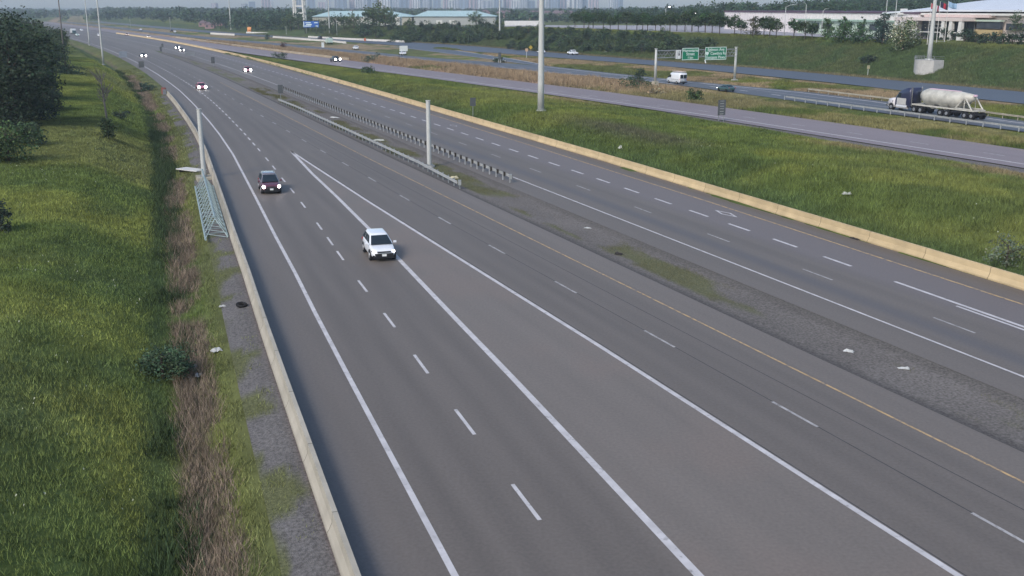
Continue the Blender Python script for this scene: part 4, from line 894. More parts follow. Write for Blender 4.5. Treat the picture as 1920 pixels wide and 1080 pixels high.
# far woods: one mass of crowns between the plateau and the skyline
def woods(name, label, spots, n_leaf, size, base, seed):
    r = np.random.default_rng(seed); Vs = []; Ts = []
    for x, y, z, h, wd in spots:
        k = 6; bl = [(x + r.normal() * wd * .28, y + r.normal() * wd * .28, z + h * r.uniform(.35, .8), wd * .3, wd * .3, h * .25) for _ in range(k)] + [(x, y, z + h * .45, wd * .42, wd * .42, h * .42)]
        V, F, T = leaf_cloud(bl, n_leaf, size * (1 + .0006 * y), np.array(base) * r.uniform(.7, 1.35), clump=8, seed=int(r.integers(1e9))); Vs.append(V); Ts.append(T)
    V = np.concatenate(Vs); o = mesh_np(name, V, np.arange(len(V)).reshape(-1, 4), M_LEAF, None, tone=np.concatenate(Ts), recenter=True); tag(o, label, 'woods', kind='stuff'); return o
r = np.random.default_rng(50); sp = []
for _ in range(1500):
    px = r.uniform(430, 1330); d = 1000 * r.uniform(.92, 3.3) ** 1.0; x = (px - 960) / FPX * d * .97
    s_ = x * HX + d * HY; t_ = x * TX + d * TY
    if t_ - float(Af(s_)) < 40 or (580 < px < 935 and d < 1050): continue
    sp.append((x, d, zt(x, d), r.uniform(7, 12), r.uniform(9, 16)))
for _ in range(420):
    px = r.uniform(170, 600); d = r.uniform(830, 2600); x = (px - 960) / FPX * d * .97; s_ = x * HX + d * HY; t_ = x * TX + d * TY
    if t_ - float(Af(s_)) < 22: continue
    sp.append((x, d, zt(x, d), r.uniform(9, 15), r.uniform(10, 16)))
for _ in range(260):
    px = r.uniform(-150, 330); d = r.uniform(1300, 3200); x = (px - 960) / FPX * d * .97
    sp.append((x, d, zt(x, d), r.uniform(8, 13), r.uniform(11, 18)))
woods('woods', 'distant hazy green woods spreading beneath the city skyline', sp, 130, 1.5, (.030, .050, .026), 5)
sp = []
for _ in range(760):
    px = r.uniform(1090, 2050); d = r.uniform(480, 980); x = (px - 960) / FPX * d * .97
    if px > 1640 and d < 520: continue
    if px < 1360 and d < 560 + (1360 - px) * 1.1: continue
    sp.append((x, d, zt(x, d), r.uniform(9, 14), r.uniform(8, 13)))
woods('woods', 'dark green wooded hill rising behind the white building and arena', sp, 260, 1.0, (.024, .042, .022), 6)
sp = []
for px, py in [(485, 58), (492, 57), (500, 58), (506, 57), (514, 56), (520, 58), (530, 57), (478, 57), (470, 55), (452, 57), (444, 55), (425, 54), (412, 53), (535, 54), (550, 53), (487, 50), (510, 50), (460, 50)]:
    x, y, z = at(px, py); sp.append((x, y, z, 11, 12))
woods('woods', 'dark clump of trees beside the far road left of lattice tower', sp, 500, .8, (.024, .042, .024), 7)

# ------------------------------------------------------------------ vehicles (local +x is the front, origin on the ground below the middle)
def paint(name, col, rough=.35): return mat('paint_' + name, col, rough, spec=.5, var=.03, coat=.6)
def section(x, hw, zb, zt_, r=.10):
    return [(x, -hw * .78, zb), (x, -hw * .97, zb + r), (x, -hw, zb + .38 * (zt_ - zb)), (x, -hw * .985, zb + .72 * (zt_ - zb)), (x, -hw * .93, zt_ - .05), (x, -hw * .74, zt_), (x, hw * .74, zt_), (x, hw * .93, zt_ - .05), (x, hw * .985, zb + .72 * (zt_ - zb)), (x, hw, zb + .38 * (zt_ - zb)), (x, hw * .97, zb + r), (x, hw * .78, zb)]
SHAPES = {
 'suv': dict(body=[(0, .56, .42, .68), (.02, .78, .30, .82), (.085, .94, .24, .95), (.24, .99, .22, 1.06), (.5, 1, .22, 1.08), (.82, .99, .24, 1.10), (.96, .92, .32, 1.06), (1.0, .80, .45, .98)], cab=((.205, .965, .93), (.44, .85, .69)), zt=1.0, pill=(.36, .66), wheel=.36, axle=(.195, .785)),
 'sedan': dict(body=[(0, .66, .35, .56), (.02, .84, .25, .68), (.10, .95, .20, .80), (.27, 1, .18, .90), (.5, 1, .18, .92), (.80, 1, .2, .96), (.96, .92, .3, .94), (1, .8, .4, .86)], cab=((.255, .88, .92), (.44, .72, .72)), zt=.0, pill=(.42, .72), wheel=.32, axle=(.19, .79)),
 'pickup': dict(body=[(0, .72, .5, .80), (.02, .9, .4, .98), (.08, .97, .34, 1.06), (.24, 1, .32, 1.12), (.5, 1, .32, 1.12), (.8, 1, .36, 1.14), (.97, .97, .42, 1.12), (1, .93, .5, 1.05)], cab=((.23, .66, .94), (.35, .61, .76)), zt=.0, pill=(.45, .85), wheel=.40, axle=(.17, .77)),
}
def car(name, label, cat, loc, rz, shape, pm, L, W, H, lamps=None, lamp_m=M_LAMP, front=True, detail=True, rails=False, roofm=None, group=None, lower=None):
    sp = SHAPES[shape]; t = thing(name, label, cat, loc, rz, group); X_ = lambda f: L / 2 - f * L
    body = MB().loft([section(X_(f), W / 2 * h, zb, z) for f, h, zb, z in sp['body']]).build('body', pm, t, smooth=True, sub=2 if detail else 1)
    (bf, bb, bh), (rf, rb, rh) = sp['cab']; zb = sp['body'][4][3] - .03; y0, y1 = W / 2 * bh, W / 2 * rh
    base = [(X_(bf), -y0, zb), (X_(bf), y0, zb), (X_(bb), y0, zb + .02), (X_(bb), -y0, zb + .02)]
    zr = H - .09; top = [(X_(rf), -y1, zr - .03), (X_(rf), y1, zr - .03), (X_(rb), y1, zr), (X_(rb), -y1, zr)]
    k = .93; cr = [(X_(rf) - .12, -y1 * k, H), (X_(rf) - .12, y1 * k, H), (X_(rb) + .1, y1 * k, H), (X_(rb) + .1, -y1 * k, H)]
    MB().loft([base, top, cr]).build('roof', roofm or pm, t, bevel=.13 if detail else 0, smooth=detail)
    lerp = lambda a, b, f: tuple(a[i] + (b[i] - a[i]) * f for i in range(3))
    def pane(nm, A, B, C, D, u0, u1, v0, v1):       # A,B belt corners, D,C above them
        q = []
        for u_, v_ in ((u0, v0), (u1, v0), (u1, v1), (u0, v1)): q.append(lerp(lerp(A, B, u_), lerp(D, C, u_), v_))
        MB().panel(*q, th=.014).build(nm, M_GLASS, t)
    pane('windshield', base[1], base[0], top[0], top[1], .05, .95, .03, .95) if False else pane('windshield', base[0], base[1], top[1], top[0], .05, .95, .03, .95)
    pane('rear_window', base[2], base[3], top[3], top[2], .08, .92, .30, .92)
    pl = sp['pill']
    for sgn in (1, -1):
        A, B, C, D = (base[1], base[2], top[2], top[1]) if sgn > 0 else (base[0], base[3], top[3], top[0])
        cuts = (.10, pl[0], pl[0] + .03, pl[1], pl[1] + .04, .94)
        for a, b in ((cuts[0], cuts[1]), (cuts[2], cuts[3]), (cuts[4], cuts[5])):
            if sgn > 0: pane('side_window', A, B, C, D, a, b, .10, .88)
            else: pane('side_window', B, A, D, C, 1 - b, 1 - a, .10, .88)
    wr = sp['wheel']
    for f in sp['axle']:
        for sgn in (1, -1):
            y = sgn * (W / 2 - .10); x = X_(f)
            if detail: MB().tube((x, sgn * (W / 2 - .3), wr * 1.02), (x, sgn * (W / 2 + .004), wr * 1.02), wr * 1.17, n=22).build('wheel_arch', M_PLAST, t)
            wo = MB().tube((x, y - .11, wr), (x, y + .11 + sgn * .012, wr), wr, n=20).build('wheel', M_BLACK, t)
            if detail:
                rm = MB().tube((x, y + sgn * .10, wr), (x, y + sgn * .135, wr), wr * .66, wr * .6, n=16); rm.build('rim', M_RIM, wo)
    bs = sp['body']; zl = bs[1][3] - .09 if shape != 'pickup' else .9
    if front:
        lm = lamps if lamps else (.15, .13)
        for sgn in (1, -1):
            MB().add([(X_(.012), sgn * W * .30, zl - .06), (X_(.075), sgn * W * .472, zl - .02), (X_(.075), sgn * W * .472, zl + .09), (X_(.03), sgn * W * .30, zl + .05), (X_(.10), sgn * W * .40, zl - .05), (X_(.11), sgn * W * .40, zl + .06)], [(0, 1, 2, 3), (3, 2, 5), (0, 4, 1), (1, 4, 5, 2), (0, 3, 5, 4)]).build('headlight', M_LAMP if False else M_CHROME, t)
            MB().tube((X_(.03), sgn * W * .385, zl + .01), (X_(.002), sgn * W * .385, zl), lm[0] * .55, lm[0] * .5, n=12).build('headlamp', lamp_m, t)
        if detail:
            MB().box((X_(.004), 0, .50), (.10, W * .66, .22), taper=1.1).build('grille', M_PLAST, t)
            MB().box((X_(.012), 0, .34), (.14, W * .78, .16)).build('lower_bumper', M_PLAST, t)
            MB().prism([(X_(.0) + .02, zl + .02), (X_(.0) + .06, zl - .05), (X_(.03), zl - .06), (X_(.03), zl + .04)], -W * .26, W * .26).build('grille_bar', M_PLAST, t)
            MB().box((X_(0) + .055, 0, .50), (.02, .32, .16)).build('license_plate', M_SWHITE, t)
            for sgn in (1, -1): MB().tube((X_(.03), sgn * W * .40, .42), (X_(.012), sgn * W * .40, .42), .07, n=10).build('fog_lamp', M_PLAST, t)
    for sgn in (1, -1):
        MB().box((X_(.985), sgn * W * .40, .86), (.06, W * .14, .16)).build('tail_light', mat('tail_red', (.30, .02, .02), .3), t)
        if detail: MB().box((X_(bf + .075), sgn * (W / 2 + .10), zb + .10), (.12, .22, .15)).build('mirror', pm, t, bevel=.03)
    if rails:
        for sgn in (1, -1): MB().tube((X_(rf + .04), sgn * y1 * .92, H + .04), (X_(rb - .03), sgn * y1 * .92, H + .04), .03, n=6).build('roof_rail', M_GALV, t)
    if shape == 'pickup': MB().box((X_(.82), 0, 1.085), (L * .29, W * .80, .08)).build('truck_bed', M_BLACK, t)
    return t
def front_at(px, py, rz, L):
    x, y, _ = at(px, py, 0); return (x - math.cos(rz) * L / 2, y - math.sin(rz) * L / 2, 0.0)
def mid_at(px, py): x, y, _ = at(px, py, 0); return (x, y, .008)
RAMP = R(-72.0); AWAY = ROT + math.pi
P_WHITE = paint('white', (.74, .76, .79)); P_DRED = paint('dark_maroon', (.105, .030, .048)); P_PINK = paint('pinkish_red', (.40, .14, .20)); P_BLK = paint('black', (.015, .015, .018)); P_SIL = paint('silver', (.45, .45, .47)); P_TEAL = paint('dark_teal', (.03, .075, .075)); P_GRN = paint('pale_green', (.48, .60, .54)); P_RED = paint('dark_red', (.22, .03, .06)); P_ORG = paint('orange', (.75, .28, .07)); P_PALE = paint('pale_grey', (.62, .63, .62))
car('suv', 'white compact suv straddling the solid gore line, nearest vehicle', 'car', front_at(722, 491, RAMP, 4.57), RAMP - R(1), 'suv', P_WHITE, 4.57, 1.85, 1.68)
car('suv', 'dark maroon suv with lit headlights in the ramp lane', 'car', front_at(510, 364.5, RAMP, 4.7), RAMP, 'suv', P_DRED, 4.7, 1.88, 1.76, lamps=(.27, .2), lamp_m=mat('headlamp_bright', (1, .93, .96), .3, emit=9), rails=True, roofm=mat('paint_roof_glossy', (.16, .15, .17), .2, spec=.6, coat=.7))
H_ = R(-66)
car('sedan_car', 'pinkish red car with bright headlights beside the ramp dashes', 'car', front_at(380, 168.5, H_, 4.5), H_, 'sedan', P_PINK, 4.5, 1.8, 1.45, lamps=(.55, .2), lamp_m=M_LAMPF, detail=False)
car('sedan_car', 'black car with white headlights far up the ramp lanes', 'car', front_at(270, 107.5, R(-62), 4.6), R(-62), 'sedan', P_BLK, 4.6, 1.8, 1.45, lamps=(.56, .2), lamp_m=M_LAMPF, detail=False)
car('sedan_car', 'dark car with headlights, rear one of the distant pair', 'car', front_at(333, 92, H_, 4.6), H_, 'sedan', P_BLK, 4.6, 1.8, 1.45, lamps=(.5, .2), lamp_m=M_LAMPF, detail=False)
car('sedan_car', 'dark car with headlights, front one of the distant pair', 'car', front_at(341.5, 97, H_, 4.6), H_, 'sedan', P_BLK, 4.6, 1.8, 1.45, lamps=(.5, .2), lamp_m=M_LAMPF, detail=False)
car('sedan_car', 'dark red car with headlights between the median and beige wall', 'car', front_at(465.5, 135.5, ROT, 4.6), ROT, 'sedan', P_RED, 4.6, 1.8, 1.45, lamps=(.62, .2), lamp_m=M_LAMPF, detail=False)
car('pickup_truck', 'black pickup with lit headlights on the pinkish road', 'pickup truck', front_at(634, 116.5, R(-62), 5.8), R(-62), 'pickup', P_BLK, 5.8, 2.0, 1.85, lamps=(.62, .2), lamp_m=M_LAMPF, detail=False)
car('sedan_car', 'white car below the double white sign on the far road', 'car', mid_at(755, 103), AWAY, 'sedan', P_WHITE, 4.8, 1.85, 1.5, detail=False)
car('pickup_truck', 'white pickup on the farthest road under the thicket', 'pickup truck', mid_at(1074, 103), AWAY, 'pickup', P_WHITE, 6.2, 2.0, 1.85, detail=False)
car('suv', 'silver car half hidden behind the white pickup under the thicket', 'car', mid_at(1062, 98.5), AWAY, 'suv', P_SIL, 4.7, 1.85, 1.6, detail=False)
car('sedan_car', 'white car passing behind the tall mast pole', 'car', mid_at(1015, 100), AWAY, 'sedan', P_WHITE, 4.8, 1.85, 1.45, detail=False)
car('sedan_car', 'silver dark car right of the white pickup on the farthest road', 'car', mid_at(1138, 104), AWAY, 'sedan', P_SIL, 4.8, 1.85, 1.45, detail=False, lower=P_BLK)
car('suv', 'dark car at the foot of the thicket left of the far high mast', 'car', mid_at(909, 84.5), AWAY, 'suv', P_BLK, 4.7, 1.85, 1.6, detail=False)
car('sedan_car', 'dark teal car below the right gantry post', 'car', mid_at(1361, 171), AWAY, 'sedan', P_TEAL, 4.8, 1.85, 1.4, detail=False)
car('suv', 'dark car behind the far white barrier below the blue sign', 'car', mid_at(600, 73), AWAY, 'suv', P_BLK, 4.7, 1.85, 1.6, detail=False)
car('sedan_car', 'low dark car behind the far white barrier right of the blue sign', 'car', mid_at(620, 74.5), AWAY, 'sedan', P_BLK, 4.7, 1.85, 1.3, detail=False)
car('suv', 'white car alone on the far road left of the two board sign', 'car', mid_at(667, 93), AWAY, 'suv', P_WHITE, 4.5, 1.85, 1.6, detail=False)
far = [('sedan_car', 'pale car behind the tall pole on the far bend', 186, 67.5, 'sedan', P_WHITE, R(-60)), ('suv', 'white car highest up the far bend beside the thin pole', 153, 58, 'suv', P_WHITE, R(-60)), ('sedan_car', 'tan car at the edge of the far bend beside the utility pole', 122, 63.5, 'sedan', paint('tan', (.55, .42, .34)), R(-60)), ('suv', 'pale green car following the white truck on the far bend', 145, 67.5, 'suv', P_GRN, R(-60)), ('sedan_car', 'cream car on the pinkish road far up the bend, beside the wall', 278, 70.5, 'sedan', paint('cream', (.72, .62, .55)), R(-62)), ('sedan_car', 'pale orange car far up the bend, left of the cream one', 238, 66.5, 'sedan', paint('pale_orange', (.65, .45, .33)), R(-62)), ('suv', 'white car near the distant dark van on the upper road', 328, 61.5, 'suv', P_WHITE, AWAY), ('suv', 'dark van just left of the white car on the upper road', 322, 59.5, 'suv', P_BLK, AWAY), ('sedan_car', 'white car on the upper road above the cream car', 264, 57.5, 'sedan', P_WHITE, AWAY)]
for nm, lab, px, py, shp, pm, rz_ in far: car(nm, lab, 'car', mid_at(px, py), rz_, shp, pm, 4.7, 1.85, 1.55, detail=False)
# boxy vehicles
def box_truck(name, label, cat, loc, rz, L, W, H, cab_m, box_m, cab_l=2.0):
    t = thing(name, label, cat, loc, rz); xf = L / 2
    MB().loft([section(xf, W * .42, .5, 1.3), section(xf - .15, W * .48, .42, 2.0), section(xf - cab_l * .5, W * .49, .42, 2.4), section(xf - cab_l, W * .49, .42, 2.45)]).build('cab', cab_m, t, smooth=True)
    MB().box((xf - .13, 0, 1.75), (.06, W * .8, .6)).build('windshield', M_GLASS, t)
    MB().box((-cab_l / 2 - .1, 0, (H + .9) / 2), (L - cab_l - .2, W, H - .9)).build('cargo_box', box_m, t, bevel=.04)
    MB().box((-cab_l / 2, 0, .75), (L - 1, W * .5, .25)).build('chassis', M_BLACK, t)
    for x in (xf - .9, -L / 2 + 1.5):
        for s_ in (1, -1): MB().tube((x, s_ * W * .36, .48), (x, s_ * W * .5, .48), .48, n=16).build('wheel', M_BLACK, t)
    for s_ in (1, -1): MB().box((xf + .02, s_ * W * .36, .9), (.06, .3, .2)).build('headlight', M_CHROME, t)
    return t
box_truck('box_truck', 'white and teal box truck at the left of the far bend', 'truck', mid_at(138, 64), R(-60), 8.5, 2.5, 3.4, P_TEAL, P_WHITE)
box_truck('box_truck', 'bright orange truck beside the short white barrier far away', 'truck', mid_at(468, 62), R(-80), 7.5, 2.5, 4.0, P_ORG, mat('orange_body', (.95, .45, .18), .6))
box_truck('box_truck', 'pale green truck at the end of the nearer white barrier', 'truck', mid_at(617, 83), AWAY, 6.8, 2.3, 2.9, P_GRN, P_GRN)
# white cargo van with a ladder rack
vl = mid_at(1268, 156.5); V_ = thing('cargo_van', 'white cargo van with roof ladder rack below the green signs', 'van', vl, AWAY); L = 6.2; W = 2.05
MB().loft([section(3.05, .72, .45, .92), section(2.95, .9, .36, 1.12), section(2.2, 1.0, .30, 1.32), section(1.95, 1.0, .30, 1.45), section(1.1, 1.01, .30, 2.42), section(.7, 1.01, .30, 2.56), section(-2.9, 1.01, .34, 2.56), section(-3.1, .96, .38, 2.48)]).build('body', P_WHITE, V_, smooth=True)
MB().panel((1.98, -.80, 1.50), (1.98, .80, 1.50), (1.22, .72, 2.34), (1.22, -.72, 2.34), th=.02).build('windshield', M_GLASS, V_)
for s_ in (1, -1):
    a = [(1.80, s_ * 1.005, 1.40), (.75, s_ * 1.015, 1.40), (.75, s_ * 1.0, 2.05), (1.32, s_ * 1.0, 2.05)]
    MB().panel(*(a if s_ > 0 else a[::-1]), th=.02).build('side_window', M_GLASS, V_)
    MB().box((-3.12, s_ * .46, 1.75), (.05, .80, .85)).build('rear_window', M_GLASS, V_)
    MB().box((-3.08, s_ * .92, 1.1), (.06, .12, .4)).build('tail_light', mat('tail_red', (.3, .02, .02), .3), V_)
    MB().box((1.75, s_ * 1.14, 1.5), (.16, .22, .3)).build('mirror', M_PLAST, V_)
    MB().box((-.9, s_ * 1.02, 1.05), (3.6, .02, .07)).build('side_moulding', M_GREY, V_)
    for x in (1.95, -1.75):
        wo = MB().tube((x, s_ * .78, .36), (x, s_ * 1.025, .36), .36, n=18).build('wheel', M_BLACK, V_); MB().tube((x, s_ * 1.0, .36), (x, s_ * 1.045, .36), .22, n=14).build('rim', M_RIM, wo)
MB().box((-3.14, 0, .5), (.2, 1.9, .22)).build('rear_bumper', M_PLAST, V_); MB().box((-3.15, 0, .95), (.03, .5, .16)).build('license_plate', M_SWHITE, V_)
rk = MB()
for x in (.4, -1.0, -2.5): rk.box((x, 0, 2.74), (.07, 1.7, .06)).box((x, -.8, 2.66), (.06, .06, .2)).box((x, .8, 2.66), (.06, .06, .2))
rk.build('roof_rack', M_PALE if False else M_GALV, V_)
ld = MB()
for y in (-.55, -.15, .2, .6): ld.box((-1.2, y, 2.82), (4.4, .07, .09))
for k in range(11): ld.box((-3.2 + k * .4, -.35, 2.83), (.05, .36, .05)).box((-3.2 + k * .4, .4, 2.83), (.05, .36, .05))
ld.build('ladder', mat('ladder_pink', (.62, .52, .50), .6), V_)
# tanker truck: tractor and dry bulk trailer
fx, fy, _ = at(1668, 205.5, 0); cxy = Vector((fx, fy, 0)) + Vector((TX, TY, 0)) * 1.25 - Vector((HX, HY, 0)) * 9.4
TK = thing('tanker_truck', 'tanker truck with navy cab and whitish dry bulk trailer', 'truck', (cxy.x, cxy.y, .008), AWAY); TK.scale = (1.1, 1.08, 1.08)
M_NAVY = paint('navy', (.018, .020, .055)); M_TANK = mat('tank_shell', (.50, .48, .42), .5, .1, var=.28, scale=.9); M_SILV = mat('polished_panel', (.70, .68, .66), .25, .4)
f = 9.4
MB().loft([section(f, .66, .75, 1.45), section(f - .12, .86, .62, 1.75), section(f - .9, .98, .62, 1.92), section(f - 1.9, 1.08, .62, 2.02)]).build('hood', paint('hood_white', (.62, .60, .62)), TK, smooth=True)
MB().loft([section(f - 1.85, 1.10, .7, 2.05), section(f - 1.95, 1.14, .65, 2.25), section(f - 2.6, 1.14, .65, 3.05), section(f - 3.3, 1.16, .65, 3.35), section(f - 4.4, 1.2, .65, 3.75), section(f - 5.0, 1.2, .65, 3.8), section(f - 5.15, 1.15, .7, 3.7)]).build('cab', M_NAVY, TK, smooth=True)
MB().panel((f - 2.0, -.98, 2.22), (f - 2.0, .98, 2.22), (f - 2.58, .9, 2.98), (f - 2.58, -.9, 2.98), th=.03).build('windshield', M_GLASS, TK)
for s_ in (1, -1):
    a = [(f - 2.25, s_ * 1.15, 2.15), (f - 3.1, s_ * 1.16, 2.15), (f - 3.1, s_ * 1.13, 2.85), (f - 2.6, s_ * 1.13, 2.85)]; MB().panel(*(a if s_ > 0 else a[::-1]), th=.03).build('side_window', M_GLASS, TK)
    MB().box((f - 3.35, s_ * 1.2, 1.55), (2.0, .06, 1.0)).build('side_panel', M_SILV, TK)
    MB().tube((f - 4.6, s_ * 1.0, .72), (f - 2.3, s_ * 1.0, .72), .33, n=14).build('fuel_tank', M_SILV, TK)
    MB().tube((f - 5.3, s_ * .95, .9), (f - 5.3, s_ * .95, 3.9), .09, n=10).build('exhaust_stack', M_CHROME, TK)
    MB().box((f - .02, s_ * .82, 1.22), (.14, .3, .24)).build('headlight', M_CHROME, TK)
    MB().box((f - 1.3, s_ * 1.12, 1.35), (.1, .08, .35)).build('mirror', M_CHROME, TK)
    MB().loft([[(f - 1.15 + .68 * math.cos(a_), s_ * 1.0 - .22, .55 + .68 * math.sin(a_)), (f - 1.15 + .68 * math.cos(a_), s_ * 1.0 + .22, .55 + .68 * math.sin(a_)), (f - 1.15 + .6 * math.cos(a_), s_ * 1.0 + .22, .55 + .6 * math.sin(a_)), (f - 1.15 + .6 * math.cos(a_), s_ * 1.0 - .22, .55 + .6 * math.sin(a_))] for a_ in [math.pi * k / 10 for k in range(11)]]).build('fender', M_SILV, TK)
MB().box((f - .0, 0, .72), (.25, 2.2, .35)).build('front_bumper', M_CHROME, TK); MB().box((f + .02, 0, 1.25), (.08, .95, .7)).build('grille', M_CHROME, TK)
MB().box((f - 6.4, 0, .95), (4.4, .9, .3)).build('tractor_frame', M_BLACK, TK)
for x in (f - 1.15, f - 6.2, f - 7.5, -2.2, -3.5, -7.0, -8.3):
    for s_ in (1, -1):
        wo = MB().tube((x, s_ * .72, .52), (x, s_ * 1.22, .52), .52, n=20).build('wheel', M_BLACK, TK); MB().tube((x, s_ * 1.2, .52), (x, s_ * 1.26, .52), .27, .24, n=14).build('rim', M_RIM, wo)
def ringc(x, r, zc, n=24): return [(x, r * math.cos(6.2832 * k / n), zc + r * math.sin(6.2832 * k / n)) for k in range(n)]
MB().loft([ringc(2.95, .25, 2.75), ringc(2.6, .75, 2.72), ringc(1.7, 1.2, 2.62), ringc(1.5, 1.24, 2.6), ringc(-4.6, 1.24, 2.6), ringc(-5.0, 1.2, 2.62), ringc(-7.2, .55, 3.05), ringc(-7.5, .3, 3.15)]).build('tank', M_TANK, TK, smooth=True)
for x in (.4, -2.3, -4.6): MB().loft([[(x + 1.1 * a_, .95 * b_, 1.75) for a_, b_ in ((-1, -1), (1, -1), (1, 1), (-1, 1))], [(x + .25 * a_, .22 * b_, .85) for a_, b_ in ((-1, -1), (1, -1), (1, 1), (-1, 1))]]).build('hopper', M_TANK, TK)
MB().box((-2.4, 1.12, 1.28), (12.4, .10, .22)).box((-2.4, -1.12, 1.28), (12.4, .10, .22)).box((3.6, 0, 1.28), (.5, 2.2, .2)).box((-8.5, 0, 1.28), (.3, 2.3, .2)).build('trailer_frame', M_TANK, TK)
for s_ in (1, -1):
    MB().tube((-6.6, s_ * 1.05, 3.0), (-5.0, s_ * 1.1, 1.35), .11, n=8).tube((-6.8, s_ * 1.05, 3.0), (-8.2, s_ * 1.1, 1.35), .11, n=8).tube((-6.7, s_ * 1.05, 3.0), (-6.7, s_ * 1.1, 1.35), .07, n=8).tube((-5.0, s_ * 1.1, 1.42), (-8.2, s_ * 1.1, 1.42), .1, n=8).build('support_frame', M_TANK, TK)
MB().box((-1.7, 0, 3.86), (6.0, .5, .08)).build('catwalk', mat('rosy_light_pink', (.60, .42, .50), .6), TK)  # pink on catwalk and vent paints rosy sunlight along the tank top
MB().box((-8.9, 0, .75), (.2, 2.3, .25)).build('rear_bumper', M_BLACK, TK)
MB().tube((-7.6, 0, 3.3), (-7.6, 0, 3.55), .3, n=12).build('vent', mat('rosy_light_pink', (.6, .42, .5), .6), TK)
for s_ in (1, -1): MB().box((-5.4, s_ * 1.02, 1.0), (2.2, .08, .5)).build('mud_guard', M_BLACK, TK)

# ------------------------------------------------------------------ litter on the verges
def ringtorus(r0, r1, n=20, m_=8):
    V = []; F = []
    for i in range(n):
        for j in range(m_):
            a, b = 6.2832 * i / n, 6.2832 * j / m_; V.append(((r0 + r1 * math.cos(b)) * math.cos(a), (r0 + r1 * math.cos(b)) * math.sin(a), r1 + r1 * math.sin(b) * 1.1))
    for i in range(n):
        for j in range(m_): F.append((i * m_ + j, ((i + 1) % n) * m_ + j, ((i + 1) % n) * m_ + (j + 1) % m_, i * m_ + (j + 1) % m_))
    return V, F
V, F = ringtorus(.26, .095); o = mesh_np('tyre', np.array(V), F, M_BLACK, None, smooth=True); x_, y_, z_ = at(453, 576); o.location = (x_, y_, z_ + .06); o.rotation_euler = (R(4), R(8), 0); tag(o, 'black tyre lying on the gravel beside the ramp barrier', 'tyre')
M_PAPER = mat('litter_white', (.46, .47, .46), .8); M_DKL = mat('litter_dark', (.03, .028, .028), .9)
def scrap(name, label, cat, px, py, w_, l_, h_, m, rz, seed):
    q = random.Random(seed); V = []; F = []; n = 6
    for i in range(n):
        for j in range(n):
            e = min(i, j, n - 1 - i, n - 1 - j); k_ = .75; V.append(((i / (n - 1) - .5) * l_ * k_ + q.uniform(-.06, .06) * l_, (j / (n - 1) - .5) * w_ + q.uniform(-.08, .08) * w_, h_ * q.uniform(.2, 1) * (.35 + .65 * min(1, e))))
    F = [tuple(f) for f in grid_faces(n, n)]; o = mesh_np(name, np.array(V), F, m); s_ = o.modifiers.new('thick', 'SOLIDIFY'); s_.thickness = .015
    x, y, z = at(px, py); o.location = (x, y, z + .07); o.rotation_euler = (0, 0, rz); return tag(o, label, cat)
scrap('plastic_bag', 'crumpled white plastic bag on the grassy verge below the tyre', 'plastic bag', 406, 661, .4, .75, .28, M_PAPER, .3, 1)
scrap('paper_scrap', 'pale scrap in the ditch stones near the bottom left bush', 'litter', 367, 691, .25, .3, .18, M_PAPER, .8, 2)
scrap('paper_scrap', 'pale crumpled scrap lowest in the ditch stones', 'litter', 373, 708, .28, .5, .2, M_PAPER, .2, 3)
scrap('paper_scrap', 'small white scrap on the verge just left of the tyre', 'litter', 417, 577, .2, .5, .12, M_PAPER, .4, 4)
scrap('plastic_sheet', 'white flat scrap on the median gravel near the right bottom', 'litter', 1694, 694, .3, .75, .14, M_PAPER, -.2, 5)
scrap('plastic_sheet', 'white scrap on the mossy median patch left of the lowest one', 'litter', 1591, 662, .3, .7, .14, M_PAPER, -.5, 6)
scrap('plastic_sheet', 'thin white strip on the median gravel past the guardrail ends', 'litter', 1102, 429.5, .25, .8, .1, M_PAPER, -.3, 7)
scrap('tyre_shred', 'black tyre shred on the median gravel', 'tyre shred', 1160, 479, .4, .8, .2, M_DKL, -.4, 8)
scrap('tyre_shred', 'dark tyre shred at the foot of the beige wall', 'tyre shred', 1602, 449.5, .25, 1.4, .12, M_DKL, R(-68), 9)
scrap('tyre_shred', 'small dark shred on the shoulder by the beige wall, farther one', 'tyre shred', 1152, 308.5, .25, 1.3, .1, M_DKL, R(-68), 10)
scrap('plastic_bag', 'pale bag caught in the scrub behind the beige wall', 'plastic bag', 1163, 281, .5, .6, .5, mat('litter_grey', (.42, .43, .38), .9), .1, 11)
scrap('plastic_sheet', 'pale torn sheet lying in the tall grass of the mound', 'litter', 1588, 366, .4, 1.2, .25, mat('litter_grey', (.42, .43, .38), .9), .2, 12)
scrap('plastic_sheet', 'pale sheet between the two guardrails left of the column', 'litter', 710, 265, .9, 2.2, .3, mat('litter_grey', (.42, .43, .38), .9), .2, 13)
scrap('plastic_sheet', 'light debris between the guardrails farther up the median', 'litter', 627, 222, .5, 2.6, .3, M_PAPER, -.6, 14)
scrap('plastic_sheet', 'yellowish debris under the end of the front guardrail', 'litter', 852, 336, .4, 1.2, .3, mat('litter_yellow', (.5, .45, .3), .9), .5, 15)

